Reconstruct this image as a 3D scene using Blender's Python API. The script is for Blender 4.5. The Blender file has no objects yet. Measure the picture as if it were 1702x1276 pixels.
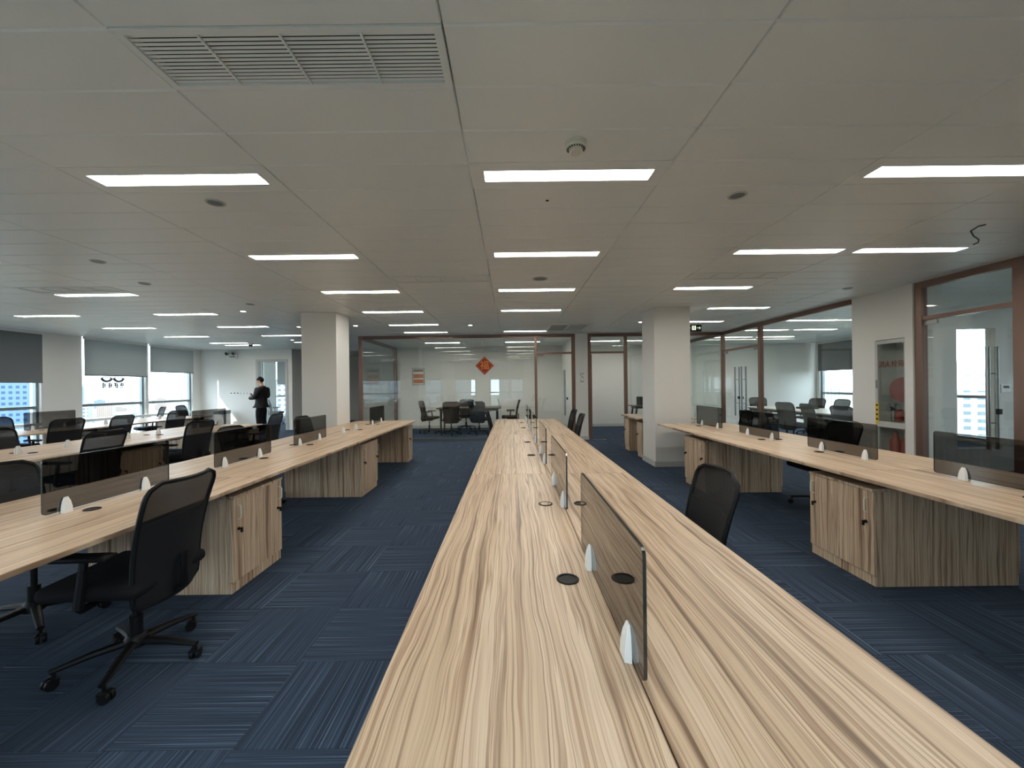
import bpy, bmesh, math, random
from mathutils import Vector, Matrix
random.seed(7)
SC = bpy.context.scene
COL = SC.collection
PI = math.pi

# ------------------------------------------------------------------ camera
CAM_Z, F_PX, IW, IH = 1.406, 669.0, 1702, 1276
cd = bpy.data.cameras.new('camera')
cd.sensor_width = 36.0
cd.lens = F_PX / IW * 36.0
cd.shift_x = 2.0 / IW
cd.shift_y = 2.0 / IW
cd.clip_start, cd.clip_end = 0.03, 6000
cam = bpy.data.objects.new('camera', cd)
COL.objects.link(cam)
cam.matrix_world = Matrix.Translation((0, 0, CAM_Z)) @ Matrix.Rotation(PI / 2, 4, 'X') @ Matrix.Rotation(-0.0115, 4, 'Z')
SC.camera = cam

# ------------------------------------------------------------------ world, sun, exposure
def lin(r, g, b):
    f = lambda c: (c / 255 / 12.92) if c / 255 <= 0.04045 else ((c / 255 + 0.055) / 1.055) ** 2.4
    return (f(r), f(g), f(b), 1.0)

w = bpy.data.worlds.new('sky'); SC.world = w; w.use_nodes = True
bg = w.node_tree.nodes['Background']
bg.inputs['Color'].default_value = (0.78, 0.89, 1.0, 1)
bg.inputs['Strength'].default_value = 6.4
sl = bpy.data.lights.new('sun', 'SUN'); sl.energy = 9.0; sl.angle = 0.01; sl.color = (1.0, 0.95, 0.88)
sun = bpy.data.objects.new('sun', sl); COL.objects.link(sun)
sun.rotation_euler = Vector((1.53, 1.0, -2.09)).to_track_quat('-Z', 'Y').to_euler()
def portal(name, loc, sx, sy, direction):      # guides sky sampling to the window openings, emits nothing itself
    l = bpy.data.lights.new(name, 'AREA'); l.shape = 'RECTANGLE'; l.size = sx; l.size_y = sy; l.cycles.is_portal = True
    o = bpy.data.objects.new(name, l); COL.objects.link(o); o.location = loc
    o.rotation_euler = Vector(direction).to_track_quat('-Z', 'Z').to_euler()
portal('window_portal_left', (-10.50, 6.0, 1.40), 14.2, 2.7, (1, 0, 0))
portal('window_portal_right', (10.35, 8.0, 1.40), 11.0, 2.7, (-1, 0, 0))
portal('window_portal_rear', (-3.65, -1.16, 1.45), 9.0, 2.6, (0, 1, 0))
LAMP = 20.0           # emission of the ceiling strip lights
vs = SC.view_settings
vs.view_transform = 'Standard'; vs.look = 'None'; vs.gamma = 1.0; vs.use_curve_mapping = False
vs.exposure = 0.5
try:
    SC.cycles.transparent_max_bounces = 24
    SC.cycles.use_denoising = True
    SC.cycles.sample_clamp_indirect = 12.0
except Exception:
    pass

# ------------------------------------------------------------------ materials
def new_mat(name):
    m = bpy.data.materials.new(name); m.use_nodes = True
    nt = m.node_tree
    return m, nt, nt.nodes['Principled BSDF']

def pmat(name, col, rough=0.5, metal=0.0, spec=0.5, bump=0.0, bscale=200.0, var=0.0):
    m, nt, p = new_mat(name)
    p.inputs['Base Color'].default_value = col
    p.inputs['Roughness'].default_value = rough
    p.inputs['Metallic'].default_value = metal
    p.inputs['Specular IOR Level'].default_value = spec
    tc = nt.nodes.new('ShaderNodeTexCoord')
    nz = nt.nodes.new('ShaderNodeTexNoise'); nz.inputs['Scale'].default_value = bscale
    nt.links.new(tc.outputs['Object'], nz.inputs['Vector'])
    if var:
        mx = nt.nodes.new('ShaderNodeMix'); mx.data_type = 'RGBA'; mx.blend_type = 'MULTIPLY'
        mx.inputs[0].default_value = var
        mx.inputs[6].default_value = col
        nt.links.new(nz.outputs['Fac'], mx.inputs[7])
        nt.links.new(mx.outputs[2], p.inputs['Base Color'])
    if bump:
        b = nt.nodes.new('ShaderNodeBump'); b.inputs['Strength'].default_value = bump; b.inputs['Distance'].default_value = 0.002
        nt.links.new(nz.outputs['Fac'], b.inputs['Height'])
        nt.links.new(b.outputs['Normal'], p.inputs['Normal'])
    return m

def emat(name, col, strength):
    m, nt, p = new_mat(name)
    p.inputs['Base Color'].default_value = (0.8, 0.8, 0.8, 1)
    p.inputs['Emission Color'].default_value = col
    p.inputs['Emission Strength'].default_value = strength
    return m

def glass_mat(name, tint, f0=0.045, scale=0.96):
    m = bpy.data.materials.new(name); m.use_nodes = True
    nt = m.node_tree; nt.nodes.clear()
    out = nt.nodes.new('ShaderNodeOutputMaterial')
    tr = nt.nodes.new('ShaderNodeBsdfTransparent'); tr.inputs[0].default_value = tint
    gl = nt.nodes.new('ShaderNodeBsdfGlossy'); gl.inputs['Roughness'].default_value = 0.0
    gl.inputs['Color'].default_value = (1, 1, 1, 1)
    lw = nt.nodes.new('ShaderNodeLayerWeight'); lw.inputs['Blend'].default_value = 0.5
    pw = nt.nodes.new('ShaderNodeMath'); pw.operation = 'POWER'; pw.inputs[1].default_value = 5.0
    ml = nt.nodes.new('ShaderNodeMath'); ml.operation = 'MULTIPLY_ADD'; ml.inputs[1].default_value = scale - f0; ml.inputs[2].default_value = f0
    mx = nt.nodes.new('ShaderNodeMixShader')
    nt.links.new(lw.outputs['Facing'], pw.inputs[0]); nt.links.new(pw.outputs[0], ml.inputs[0])
    nt.links.new(ml.outputs[0], mx.inputs[0]); nt.links.new(tr.outputs[0], mx.inputs[1]); nt.links.new(gl.outputs[0], mx.inputs[2])
    nt.links.new(mx.outputs[0], out.inputs[0])
    return m

def wood_mat(name, vertical, dim=1.0):
    m, nt, p = new_mat(name)
    N, L = nt.nodes.new, nt.links.new
    tc = N('ShaderNodeTexCoord'); sp = N('ShaderNodeSeparateXYZ'); L(tc.outputs['Object'], sp.inputs[0])
    oi = N('ShaderNodeObjectInfo')
    if vertical:
        ad = N('ShaderNodeMath'); L(sp.outputs['X'], ad.inputs[0]); L(sp.outputs['Y'], ad.inputs[1])
        across, along = ad.outputs[0], sp.outputs['Z']
    else:
        across, along = sp.outputs['X'], sp.outputs['Y']
    rnd = N('ShaderNodeMath'); rnd.operation = 'MULTIPLY'; rnd.inputs[1].default_value = 37.0; L(oi.outputs['Random'], rnd.inputs[0])
    cb = N('ShaderNodeCombineXYZ'); L(across, cb.inputs[0]); L(along, cb.inputs[1]); L(rnd.outputs[0], cb.inputs[2])
    # slow sideways drift of the streaks
    mp0 = N('ShaderNodeMapping'); mp0.inputs['Scale'].default_value = (7, 2.2, 1); L(cb.outputs[0], mp0.inputs[0])
    n0 = N('ShaderNodeTexNoise'); n0.inputs['Scale'].default_value = 1.0; n0.inputs['Detail'].default_value = 2.0; L(mp0.outputs[0], n0.inputs['Vector'])
    dr = N('ShaderNodeMath'); dr.operation = 'MULTIPLY_ADD'; dr.inputs[1].default_value = 0.045; L(n0.outputs['Fac'], dr.inputs[0]); L(across, dr.inputs[2])
    cb2 = N('ShaderNodeCombineXYZ'); L(dr.outputs[0], cb2.inputs[0]); L(along, cb2.inputs[1]); L(rnd.outputs[0], cb2.inputs[2])
    mp1 = N('ShaderNodeMapping'); mp1.inputs['Scale'].default_value = (30, 0.35, 1); L(cb2.outputs[0], mp1.inputs[0])
    n1 = N('ShaderNodeTexNoise'); n1.inputs['Detail'].default_value = 4.0; n1.inputs['Roughness'].default_value = 0.62; n1.inputs['Scale'].default_value = 1.0
    L(mp1.outputs[0], n1.inputs['Vector'])
    r1 = N('ShaderNodeValToRGB'); L(n1.outputs['Fac'], r1.inputs[0])
    cr = r1.color_ramp; cr.interpolation = 'LINEAR'
    stops = [(0.26, lin(98, 78, 62)), (0.36, lin(142, 116, 94)), (0.43, lin(192, 166, 138)), (0.50, lin(214, 190, 161)),
             (0.545, lin(172, 144, 117)), (0.575, lin(222, 201, 174)), (0.66, lin(204, 177, 150)), (0.74, lin(156, 132, 111))]
    while len(cr.elements) < len(stops): cr.elements.new(0.5)
    for e, (ps, c) in zip(cr.elements, stops):
        e.position = ps; e.color = c
    mp2 = N('ShaderNodeMapping'); mp2.inputs['Scale'].default_value = (24, 0.28, 1); mp2.inputs['Location'].default_value = (5.3, 2.1, 9); L(cb2.outputs[0], mp2.inputs[0])
    n2 = N('ShaderNodeTexNoise'); n2.inputs['Scale'].default_value = 1.0; n2.inputs['Detail'].default_value = 1.5; L(mp2.outputs[0], n2.inputs['Vector'])
    r2 = N('ShaderNodeValToRGB'); L(n2.outputs['Fac'], r2.inputs[0])
    c2 = r2.color_ramp
    st2 = [(0.455, (1, 1, 1, 1)), (0.485, (0.50, 0.42, 0.36, 1)), (0.51, (1, 1, 1, 1)), (0.60, (1, 1, 1, 1)), (0.625, (0.60, 0.50, 0.44, 1)), (0.66, (1, 1, 1, 1))]
    while len(c2.elements) < len(st2): c2.elements.new(0.5)
    for e, (ps, c) in zip(c2.elements, st2):
        e.position = ps; e.color = c
    mx = N('ShaderNodeMix'); mx.data_type = 'RGBA'; mx.blend_type = 'MULTIPLY'; mx.inputs[0].default_value = 0.9
    L(r1.outputs[0], mx.inputs[6]); L(r2.outputs[0], mx.inputs[7])
    L(mx.outputs[2], p.inputs['Base Color'])
    p.inputs['Roughness'].default_value = 0.36
    p.inputs['Specular IOR Level'].default_value = 0.42
    return m

def carpet_mat():
    m, nt, p = new_mat('carpet_navy')
    N, L = nt.nodes.new, nt.links.new
    uv = N('ShaderNodeUVMap'); uv.uv_map = 'UVMap'
    mp = N('ShaderNodeMapping'); mp.inputs['Scale'].default_value = (190, 1.0, 1); L(uv.outputs[0], mp.inputs[0])
    n = N('ShaderNodeTexNoise'); n.inputs['Scale'].default_value = 1.0; n.inputs['Detail'].default_value = 3; L(mp.outputs[0], n.inputs['Vector'])
    r = N('ShaderNodeValToRGB'); L(n.outputs['Fac'], r.inputs[0])
    st = [(0.25, lin(32, 40, 52)), (0.45, lin(48, 59, 75)), (0.58, lin(60, 74, 92)), (0.66, lin(84, 99, 118)), (0.75, lin(122, 137, 153))]
    cr = r.color_ramp
    while len(cr.elements) < len(st): cr.elements.new(0.5)
    for e, (ps, c) in zip(cr.elements, st): e.position = ps; e.color = c
    mp2 = N('ShaderNodeMapping'); mp2.inputs['Scale'].default_value = (500, 300, 1); L(uv.outputs[0], mp2.inputs[0])
    n2 = N('ShaderNodeTexNoise'); n2.inputs['Scale'].default_value = 1.0; L(mp2.outputs[0], n2.inputs['Vector'])
    b = N('ShaderNodeBump'); b.inputs['Strength'].default_value = 0.5; b.inputs['Distance'].default_value = 0.003
    L(n2.outputs['Fac'], b.inputs['Height']); L(b.outputs['Normal'], p.inputs['Normal'])
    L(r.outputs[0], p.inputs['Base Color'])
    p.inputs['Roughness'].default_value = 0.95; p.inputs['Specular IOR Level'].default_value = 0.15
    return m

def mesh_fabric(name, col, opac):
    m = bpy.data.materials.new(name); m.use_nodes = True
    nt = m.node_tree; p = nt.nodes['Principled BSDF']; out = nt.nodes['Material Output']
    p.inputs['Base Color'].default_value = col; p.inputs['Roughness'].default_value = 0.7
    tr = nt.nodes.new('ShaderNodeBsdfTransparent')
    # woven holes: fine grid in object space, averaged by pixel size
    mx = nt.nodes.new('ShaderNodeMixShader'); mx.inputs[0].default_value = opac
    nt.links.new(tr.outputs[0], mx.inputs[1]); nt.links.new(p.outputs[0], mx.inputs[2]); nt.links.new(mx.outputs[0], out.inputs[0])
    return m

def facade_mat(name, wall, win, sx, sz, gloss=0.4):
    m, nt, p = new_mat(name)
    N, L = nt.nodes.new, nt.links.new
    tc = N('ShaderNodeTexCoord'); sp = N('ShaderNodeSeparateXYZ'); L(tc.outputs['Object'], sp.inputs[0])
    ad = N('ShaderNodeMath'); L(sp.outputs['X'], ad.inputs[0]); L(sp.outputs['Y'], ad.inputs[1])
    def band(src, per, lo):
        d = N('ShaderNodeMath'); d.operation = 'DIVIDE'; d.inputs[1].default_value = per; L(src, d.inputs[0])
        f = N('ShaderNodeMath'); f.operation = 'FRACT'; L(d.outputs[0], f.inputs[0])
        g = N('ShaderNodeMath'); g.operation = 'GREATER_THAN'; g.inputs[1].default_value = lo; L(f.outputs[0], g.inputs[0])
        return g.outputs[0]
    a = band(ad.outputs[0], sx, 0.45); b = band(sp.outputs['Z'], sz, 0.5)
    mu = N('ShaderNodeMath'); mu.operation = 'MULTIPLY'; L(a, mu.inputs[0]); L(b, mu.inputs[1])
    mx = N('ShaderNodeMix'); mx.data_type = 'RGBA'; L(mu.outputs[0], mx.inputs[0]); mx.inputs[6].default_value = wall; mx.inputs[7].default_value = win
    L(mx.outputs[2], p.inputs['Base Color']); p.inputs['Roughness'].default_value = gloss
    return m

def blind_mat(name, col, trans):
    m = bpy.data.materials.new(name); m.use_nodes = True
    nt = m.node_tree; p = nt.nodes['Principled BSDF']; out = nt.nodes['Material Output']
    p.inputs['Base Color'].default_value = col; p.inputs['Roughness'].default_value = 0.9
    tl = nt.nodes.new('ShaderNodeBsdfTranslucent'); tl.inputs[0].default_value = col
    tc = nt.nodes.new('ShaderNodeTexCoord'); wv = nt.nodes.new('ShaderNodeTexNoise'); wv.inputs['Scale'].default_value = 260
    nt.links.new(tc.outputs['Object'], wv.inputs['Vector'])
    b = nt.nodes.new('ShaderNodeBump'); b.inputs['Strength'].default_value = .2; b.inputs['Distance'].default_value = .001
    nt.links.new(wv.outputs['Fac'], b.inputs['Height']); nt.links.new(b.outputs['Normal'], p.inputs['Normal'])
    mx = nt.nodes.new('ShaderNodeMixShader'); mx.inputs[0].default_value = trans
    nt.links.new(p.outputs[0], mx.inputs[1]); nt.links.new(tl.outputs[0], mx.inputs[2]); nt.links.new(mx.outputs[0], out.inputs[0])
    return m

M = {}
M['wood_top'] = wood_mat('striped_wood_laminate', False)
M['wood_side'] = wood_mat('striped_wood_laminate_upright', True)
M['carpet'] = carpet_mat()
M['ceiling'] = pmat('ceiling_panel_grey', lin(232, 234, 229), 0.38, 0.0, 0.6, 0.02, 30)
M['ceil_slab'] = pmat('ceiling_void', lin(120, 120, 116), 0.9)
M['white_wall'] = pmat('white_paint', lin(226, 224, 218), 0.75, 0, 0.3, 0.05, 120)
M['base_white'] = pmat('baseboard_grey_white', lin(190, 190, 186), 0.5)
M['frame_rose'] = pmat('rose_brown_metal', lin(134, 108, 96), 0.36, 0.55, 0.5)
M['alu_dark'] = pmat('window_aluminium', lin(120, 130, 134), 0.45, 0.4)
M['steel'] = pmat('brushed_steel', lin(150, 150, 148), 0.3, 1.0)
M['white_plastic'] = pmat('white_plastic', lin(232, 232, 228), 0.4)
M['cream_plastic'] = pmat('cream_plastic', lin(214, 212, 196), 0.5)
M['vent'] = pmat('vent_painted_metal', lin(186, 188, 180), 0.5)
M['vent_dark'] = pmat('vent_inside', lin(56, 56, 54), 0.9)
M['black_plastic'] = pmat('black_plastic', lin(15, 15, 16), 0.5, 0, 0.25)
M['black_fabric'] = pmat('black_fabric', lin(17, 17, 20), 0.85, 0, 0.25, 0.3, 500)
M['chair_mesh'] = mesh_fabric('chair_mesh', lin(16, 16, 18), 0.74)
M['chair_mesh2'] = mesh_fabric('chair_mesh_dense', lin(14, 14, 17), 0.95)
M['glass'] = glass_mat('clear_glass', (0.965, 0.985, 0.974, 1), 0.06)
M['window_glass'] = glass_mat('window_glass', (0.93, 0.97, 0.98, 1), 0.04)
M['smoked'] = glass_mat('smoked_glass', (0.42, 0.41, 0.40, 1), 0.03)
M['glass_edge'] = pmat('polished_glass_edge', lin(40, 46, 42), 0.15, 0, 0.8)
M['blind_dark'] = blind_mat('blind_fabric_dark', lin(124, 128, 130), 0.14)
M['blind'] = blind_mat('blind_fabric_grey', lin(180, 184, 182), 0.24)
M['lamp'] = emat('lit_diffuser', (1.0, 0.965, 0.895, 1), LAMP)
M['downlight'] = emat('lit_downlight', (1.0, 0.95, 0.85, 1), 14)
M['red'] = pmat('red_paper', lin(150, 28, 20), 0.6)
M['gold'] = pmat('gold_ink', lin(212, 150, 62), 0.45, 0.1)
M['red_paint'] = pmat('red_enamel', lin(120, 20, 20), 0.4)
M['yellow'] = pmat('yellow_sticker', lin(224, 186, 30), 0.6)
M['ink'] = pmat('black_ink', lin(26, 26, 26), 0.7)
M['paper'] = pmat('white_paper', lin(232, 230, 224), 0.8)
M['orange'] = pmat('orange_print', lin(196, 104, 40), 0.7)
M['olive'] = pmat('olive_print', lin(120, 112, 90), 0.7)
M['table_dark'] = pmat('dark_table_laminate', lin(70, 62, 54), 0.35)
M['table_light'] = pmat('pale_table_laminate', lin(214, 214, 208), 0.35)
M['table_leg'] = pmat('dark_steel_leg', lin(44, 44, 46), 0.4, 0.5)
M['skin'] = pmat('skin', lin(206, 158, 130), 0.55)
M['hair'] = pmat('black_hair', lin(12, 11, 11), 0.8, 0, 0.15, 0.6, 300)
M['jacket'] = pmat('black_jacket', lin(26, 24, 25), 0.7, 0, 0.3, 0.5, 40)
M['trousers'] = pmat('black_trousers', lin(18, 18, 21), 0.8, 0, 0.2, 0.3, 40)
M['shoe'] = pmat('black_shoe', lin(20, 18, 18), 0.4)
M['exit_face'] = emat('exit_sign_face', (0.9, 1.0, 0.75, 1), 0.7)
M['sign_black'] = pmat('exit_sign_black', lin(14, 16, 12), 0.5)
M['ground'] = pmat('city_ground', lin(112, 118, 112), 0.9, 0, 0.2, 0, 0.02, 0.6)
M['fac0'] = facade_mat('facade_pale', lin(150, 150, 148), lin(78, 92, 104), 4.0, 3.2)
M['fac1'] = facade_mat('facade_grey', lin(112, 124, 134), lin(60, 78, 94), 3.2, 3.0)
M['fac2'] = facade_mat('facade_blue_glass', lin(84, 112, 144), lin(34, 62, 100), 3.0, 3.6, 0.3)
M['fac3'] = facade_mat('facade_red_roofed', lin(140, 124, 114), lin(80, 76, 78), 3.5, 3.0)
M['roof_red'] = pmat('red_roof', lin(128, 84, 68), 0.8)

# ------------------------------------------------------------------ mesh helpers
def BM(): return bmesh.new()

def box(bm, x0, x1, y0, y1, z0, z1, mtx=None):
    vs_ = [bm.verts.new((mtx @ Vector(c)) if mtx else c) for c in
           ((x0, y0, z0), (x1, y0, z0), (x1, y1, z0), (x0, y1, z0), (x0, y0, z1), (x1, y0, z1), (x1, y1, z1), (x0, y1, z1))]
    for f in ((0, 3, 2, 1), (4, 5, 6, 7), (0, 1, 5, 4), (1, 2, 6, 5), (2, 3, 7, 6), (3, 0, 4, 7)):
        bm.faces.new([vs_[i] for i in f])
    return vs_

def bev(bm, w_, seg=2):
    bmesh.ops.bevel(bm, geom=list(bm.edges), offset=w_, segments=seg, profile=0.5, affect='EDGES', clamp_overlap=True)
    return bm

def rbox(x0, x1, y0, y1, z0, z1, r=0.004, seg=2):
    bm = BM(); box(bm, x0, x1, y0, y1, z0, z1)
    return bev(bm, r, seg)

def tube(bm, pts, r, n=8, flat=1.0):
    pts = [Vector(p) for p in pts]
    rs = r if isinstance(r, (list, tuple)) else [r] * len(pts)
    rings = []
    up = Vector((0, 0, 1))
    t0 = (pts[1] - pts[0]).normalized()
    u = t0.cross(up)
    if u.length < 1e-3: u = t0.cross(Vector((1, 0, 0)))
    u.normalize()
    for i, p in enumerate(pts):
        if i == 0: t = pts[1] - pts[0]
        elif i == len(pts) - 1: t = pts[-1] - pts[-2]
        else: t = (pts[i + 1] - pts[i]).normalized() + (pts[i] - pts[i - 1]).normalized()
        t.normalize()
        u = (u - t * u.dot(t)).normalized(); v = t.cross(u)
        rings.append([bm.verts.new(p + (u * math.cos(a) + v * math.sin(a) * flat) * rs[i]) for a in [2 * PI * k / n for k in range(n)]])
    for a, b in zip(rings, rings[1:]):
        for k in range(n):
            bm.faces.new((a[k], a[(k + 1) % n], b[(k + 1) % n], b[k]))
    bm.faces.new(list(reversed(rings[0]))); bm.faces.new(rings[-1])

def loop_tube(bm, pts, r, n=6):
    pts = [Vector(p) for p in pts]; m_ = len(pts); rings = []
    for i in range(m_):
        t = (pts[(i + 1) % m_] - pts[i - 1]).normalized()
        u = t.cross(Vector((0, 1, 0.01))).normalized(); v = t.cross(u)
        rings.append([bm.verts.new(pts[i] + (u * math.cos(a) + v * math.sin(a)) * r) for a in [2 * PI * k / n for k in range(n)]])
    for i in range(m_):
        a, b = rings[i], rings[(i + 1) % m_]
        for k in range(n): bm.faces.new((a[k], a[(k + 1) % n], b[(k + 1) % n], b[k]))

def lathe(bm, prof, n=24, c=(0, 0, 0), mtx=None, caps=True):
    rings = []
    for r, z in prof:
        ring = []
        for k in range(n):
            a = 2 * PI * k / n
            co = Vector((r * math.cos(a), r * math.sin(a), z))
            if mtx: co = mtx @ co
            ring.append(bm.verts.new(co + Vector(c)))
        rings.append(ring)
    for a, b in zip(rings, rings[1:]):
        for k in range(n): bm.faces.new((a[k], a[(k + 1) % n], b[(k + 1) % n], b[k]))
    if caps:
        bm.faces.new(list(reversed(rings[0]))); bm.faces.new(rings[-1])

def prism(bm, poly, h0, h1, f):
    """extrude a 2D outline; f(u, v, h) -> point"""
    a = [bm.verts.new(f(u, v, h0)) for u, v in poly]; b = [bm.verts.new(f(u, v, h1)) for u, v in poly]
    n = len(poly)
    bm.faces.new(list(reversed(a))); bm.faces.new(b)
    for k in range(n): bm.faces.new((a[k], a[(k + 1) % n], b[(k + 1) % n], b[k]))

def rrect(w_, h_, r, seg=4, x0=0.0, y0=0.0):
    out = []
    for cx, cy, a0 in ((w_ - r, h_ - r, 0), (r, h_ - r, PI / 2), (r, r, PI), (w_ - r, r, 3 * PI / 2)):
        for k in range(seg + 1):
            a = a0 + PI / 2 * k / seg
            out.append((x0 + cx + r * math.cos(a), y0 + cy + r * math.sin(a)))
    return out

def mesh_from(bm, name, smooth=False):
    bmesh.ops.recalc_face_normals(bm, faces=bm.faces)
    me = bpy.data.meshes.new(name); bm.to_mesh(me); bm.free()
    if smooth:
        me.polygons.foreach_set('use_smooth', [True] * len(me.polygons))
        me.set_sharp_from_angle(angle=math.radians(40))
    return me

def link(name, me, parent=None, loc=None, rz=None):
    o = bpy.data.objects.new(name, me); COL.objects.link(o)
    if parent is not None: o.parent = parent
    if loc: o.location = loc
    if rz is not None: o.rotation_euler = (0, 0, rz)
    return o

def obj(name, bm, mat, parent=None, smooth=False, loc=None, rz=None):
    me = mesh_from(bm, name, smooth); me.materials.append(M[mat])
    return link(name, me, parent, loc, rz)

def tag(o, label=None, cat=None, group=None, kind=None):
    if label: o['label'] = label
    if cat: o['category'] = cat
    if group: o['group'] = group
    if kind: o['kind'] = kind
    return o

def thing(name, label, cat, loc=(0, 0, 0), rz=0.0, group=None):
    o = link(name, None, None, loc, rz); o.empty_display_size = 0.1
    return tag(o, label, cat, group)

def struct(name, label, bm=None, mat=None, loc=None):
    o = link(name, None) if bm is None else obj(name, bm, mat)
    if loc: o.location = loc
    return tag(o, label, kind='structure')

def copy_tree(o, parent=None):
    c = o.copy(); COL.objects.link(c); c.parent = parent
    for ch in o.children: copy_tree(ch, c)
    return c

def place(proto, loc, rz, label=None, group=None):
    if not proto.get('used'):
        o = proto; proto['used'] = 1
    else:
        o = copy_tree(proto)
    o.location = loc; o.rotation_euler = (0, 0, rz)
    if label: o['label'] = label
    if group: o['group'] = group
    return o

def text_mesh(body, size, mat, name, parent, mtx, extrude=0.001, bold=0.0):
    c = bpy.data.curves.new(name, 'FONT'); c.body = body; c.size = size; c.extrude = extrude
    c.align_x = 'CENTER'; c.align_y = 'CENTER'; c.offset = bold; c.resolution_u = 3
    t = bpy.data.objects.new(name, c); COL.objects.link(t)
    dg = bpy.context.evaluated_depsgraph_get()
    me = bpy.data.meshes.new_from_object(t.evaluated_get(dg))
    bpy.data.objects.remove(t); bpy.data.curves.remove(c)
    me.transform(mtx); me.materials.clear(); me.materials.append(M[mat])
    return link(name, me, parent)

def proj(x, y, z):
    """pixel of a world point, used only to rank which pieces show largest"""
    return (849 + F_PX * x / y, 640 - F_PX * (z - CAM_Z) / y)

CEIL = 2.70
WL, WR, YR, YB = -10.35, 10.20, -1.0, 13.44     # window wall, right wall, rear wall, back wall

# ------------------------------------------------------------------ floor
floor = struct('floor', 'navy striped carpet tile floor of the open office')
bm = BM(); box(bm, WL - 0.3, WR + 0.3, YR - 0.3, 20.3, -0.2, -0.0062)
obj('slab', bm, 'ceil_slab', floor)

def tile_uv(me, off, rot):
    uvl = me.uv_layers.new(name='UVMap')
    for lp in me.loops:
        x, y, _ = me.vertices[lp.vertex_index].co
        uvl.data[lp.index].uv = ((y, x) if rot else (x, y))
        uvl.data[lp.index].uv = (uvl.data[lp.index].uv[0] + off, uvl.data[lp.index].uv[1] + off * 1.7)

variants = {}
for rot in (0, 1):
    for k in range(5):
        bm = BM(); box(bm, -0.2492, 0.2492, -0.2492, 0.2492, -0.006, 0.0)
        me = mesh_from(bm, 'carpet_tile'); tile_uv(me, 3.1 * k + 7 * rot, rot); me.materials.append(M['carpet'])
        variants[(rot, k)] = me
cells = []
for i in range(-20, 24):
    for j in range(-7, 37):
        x, y = -0.85 + 0.5 * i, 2.317 + 0.5 * j
        if not (WL - 0.2 < x < WR + 0.2 and YR - 0.2 < y < 20): continue
        if y > YB + 0.3 and x > -3.6: continue
        rot = 1 if (i + j) % 2 == 0 else 0
        sz = 0.0
        if y > 0.9:
            px, py = proj(x, y, 0)
            if -80 < px < 1780 and py < 1400:
                sz = 1.0 / (y * y)
                if -0.3 < x < 0.86 and 0.5 < y < 7.8: sz *= 0.02
                if -3.0 < x < -2.0 or 2.5 < x < 3.6 or x < -4: sz *= 0.5
        cells.append((sz, x, y, rot))
cells.sort(key=lambda c: -c[0])
for k, (sz, x, y, rot) in enumerate(cells[:300]):
    link('carpet_tile', variants[(rot, k % 5)], floor, (x, y, 0))
V, Fc, UVs = [], [], []
for sz, x, y, rot in cells[300:]:
    b = len(V); h = 0.2492; off = random.uniform(0, 40)
    q = [(-h, -h), (h, -h), (h, h), (-h, h)]
    V += [(x + a, y + c, 0.0) for a, c in q] + [(x + a, y + c, -0.006) for a, c in q]
    fs = [(0, 1, 2, 3), (0, 4, 5, 1), (1, 5, 6, 2), (2, 6, 7, 3), (3, 7, 4, 0)]
    for f in fs:
        Fc.append(tuple(b + t for t in f))
        for t in f:
            a, c = q[t % 4]
            UVs.append(((c if rot else a) + off, (a if rot else c) + off))
me = bpy.data.meshes.new('carpet_tiles_far'); me.from_pydata(V, [], Fc)
ul = me.uv_layers.new(name='UVMap')
for k, u in enumerate(UVs): ul.data[k].uv = u
me.materials.append(M['carpet']); me.update()
o = link('carpet_field', me, floor); o['kind'] = 'stuff'

# ------------------------------------------------------------------ ceiling
ceiling = struct('ceiling', 'grey metal panel ceiling of the open office')
bm = BM(); box(bm, WL - 0.3, WR + 0.3, YR - 0.3, 20.3, CEIL + 0.16, CEIL + 0.3)
obj('slab', bm, 'ceil_slab', ceiling)
bm = BM(); box(bm, WL - 0.3, -3.7, YB + 0.15, 20.3, CEIL, CEIL + 0.16)
obj('plaster', bm, 'white_wall', ceiling)

GX, GY = -0.232, 1.44
LIGHTS = {}
def L_(x0, ys, grp):
    for y in ys: LIGHTS[(round((x0 - GX) / 1.2), round((y - GY) / 0.3))] = grp
L_(-0.232, (0.84, 2.34, 3.84, 5.34, 6.84, 9.54), 'centre'); L_(-0.232, (10.74, 11.94), 'meet')
L_(-2.632, (0.84, 2.34, 3.84, 5.34, 6.84, 8.34, 9.54), 'third'); L_(-2.632, (10.74, 11.94), 'meet')
L_(-6.232, (0.84, 3.84, 5.34, 6.84, 8.34, 9.84, 11.34), 'second')  # the nearest two lie out of view, added for light balance
L_(-8.632, (3.84, 6.84, 8.34, 9.84, 11.34, 11.94), 'window')
L_(2.168, (0.84, 2.34, 3.84, 5.34), 'office'); L_(3.368, (3.84, 6.84, 8.34), 'office2')
L_(2.168, (11.94,), 'mid'); L_(3.368, (11.94,), 'mid')
L_(5.768, (8.34, 9.84, 11.34), 'conf'); L_(6.968, (9.84, 11.34), 'conf'); L_(5.768, (3.24,), 'room')
LLAB = {'centre': 'lit ceiling strip light above the centre bench', 'third': 'lit ceiling strip light above the third bench from the windows',
        'second': 'lit ceiling strip light above the second bench from the windows', 'window': 'lit ceiling strip light beside the window blinds',
        'office': 'lit ceiling strip light above the bench along the offices', 'office2': 'lit ceiling strip light next to the office glass',
        'mid': 'lit ceiling strip light in the room with the open doorway', 'meet': 'lit ceiling strip light inside the meeting room',
        'conf': 'lit ceiling strip light inside the conference room', 'room': 'lit ceiling strip light behind the single glass door'}
LGRP = {k: 'strip lights: ' + k for k in LLAB}
VENTS = {(-1, 0): 'near', (-1, 11): 'mid', (2, 11): 'right', (-5, 12): 'smallleft'}

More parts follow.
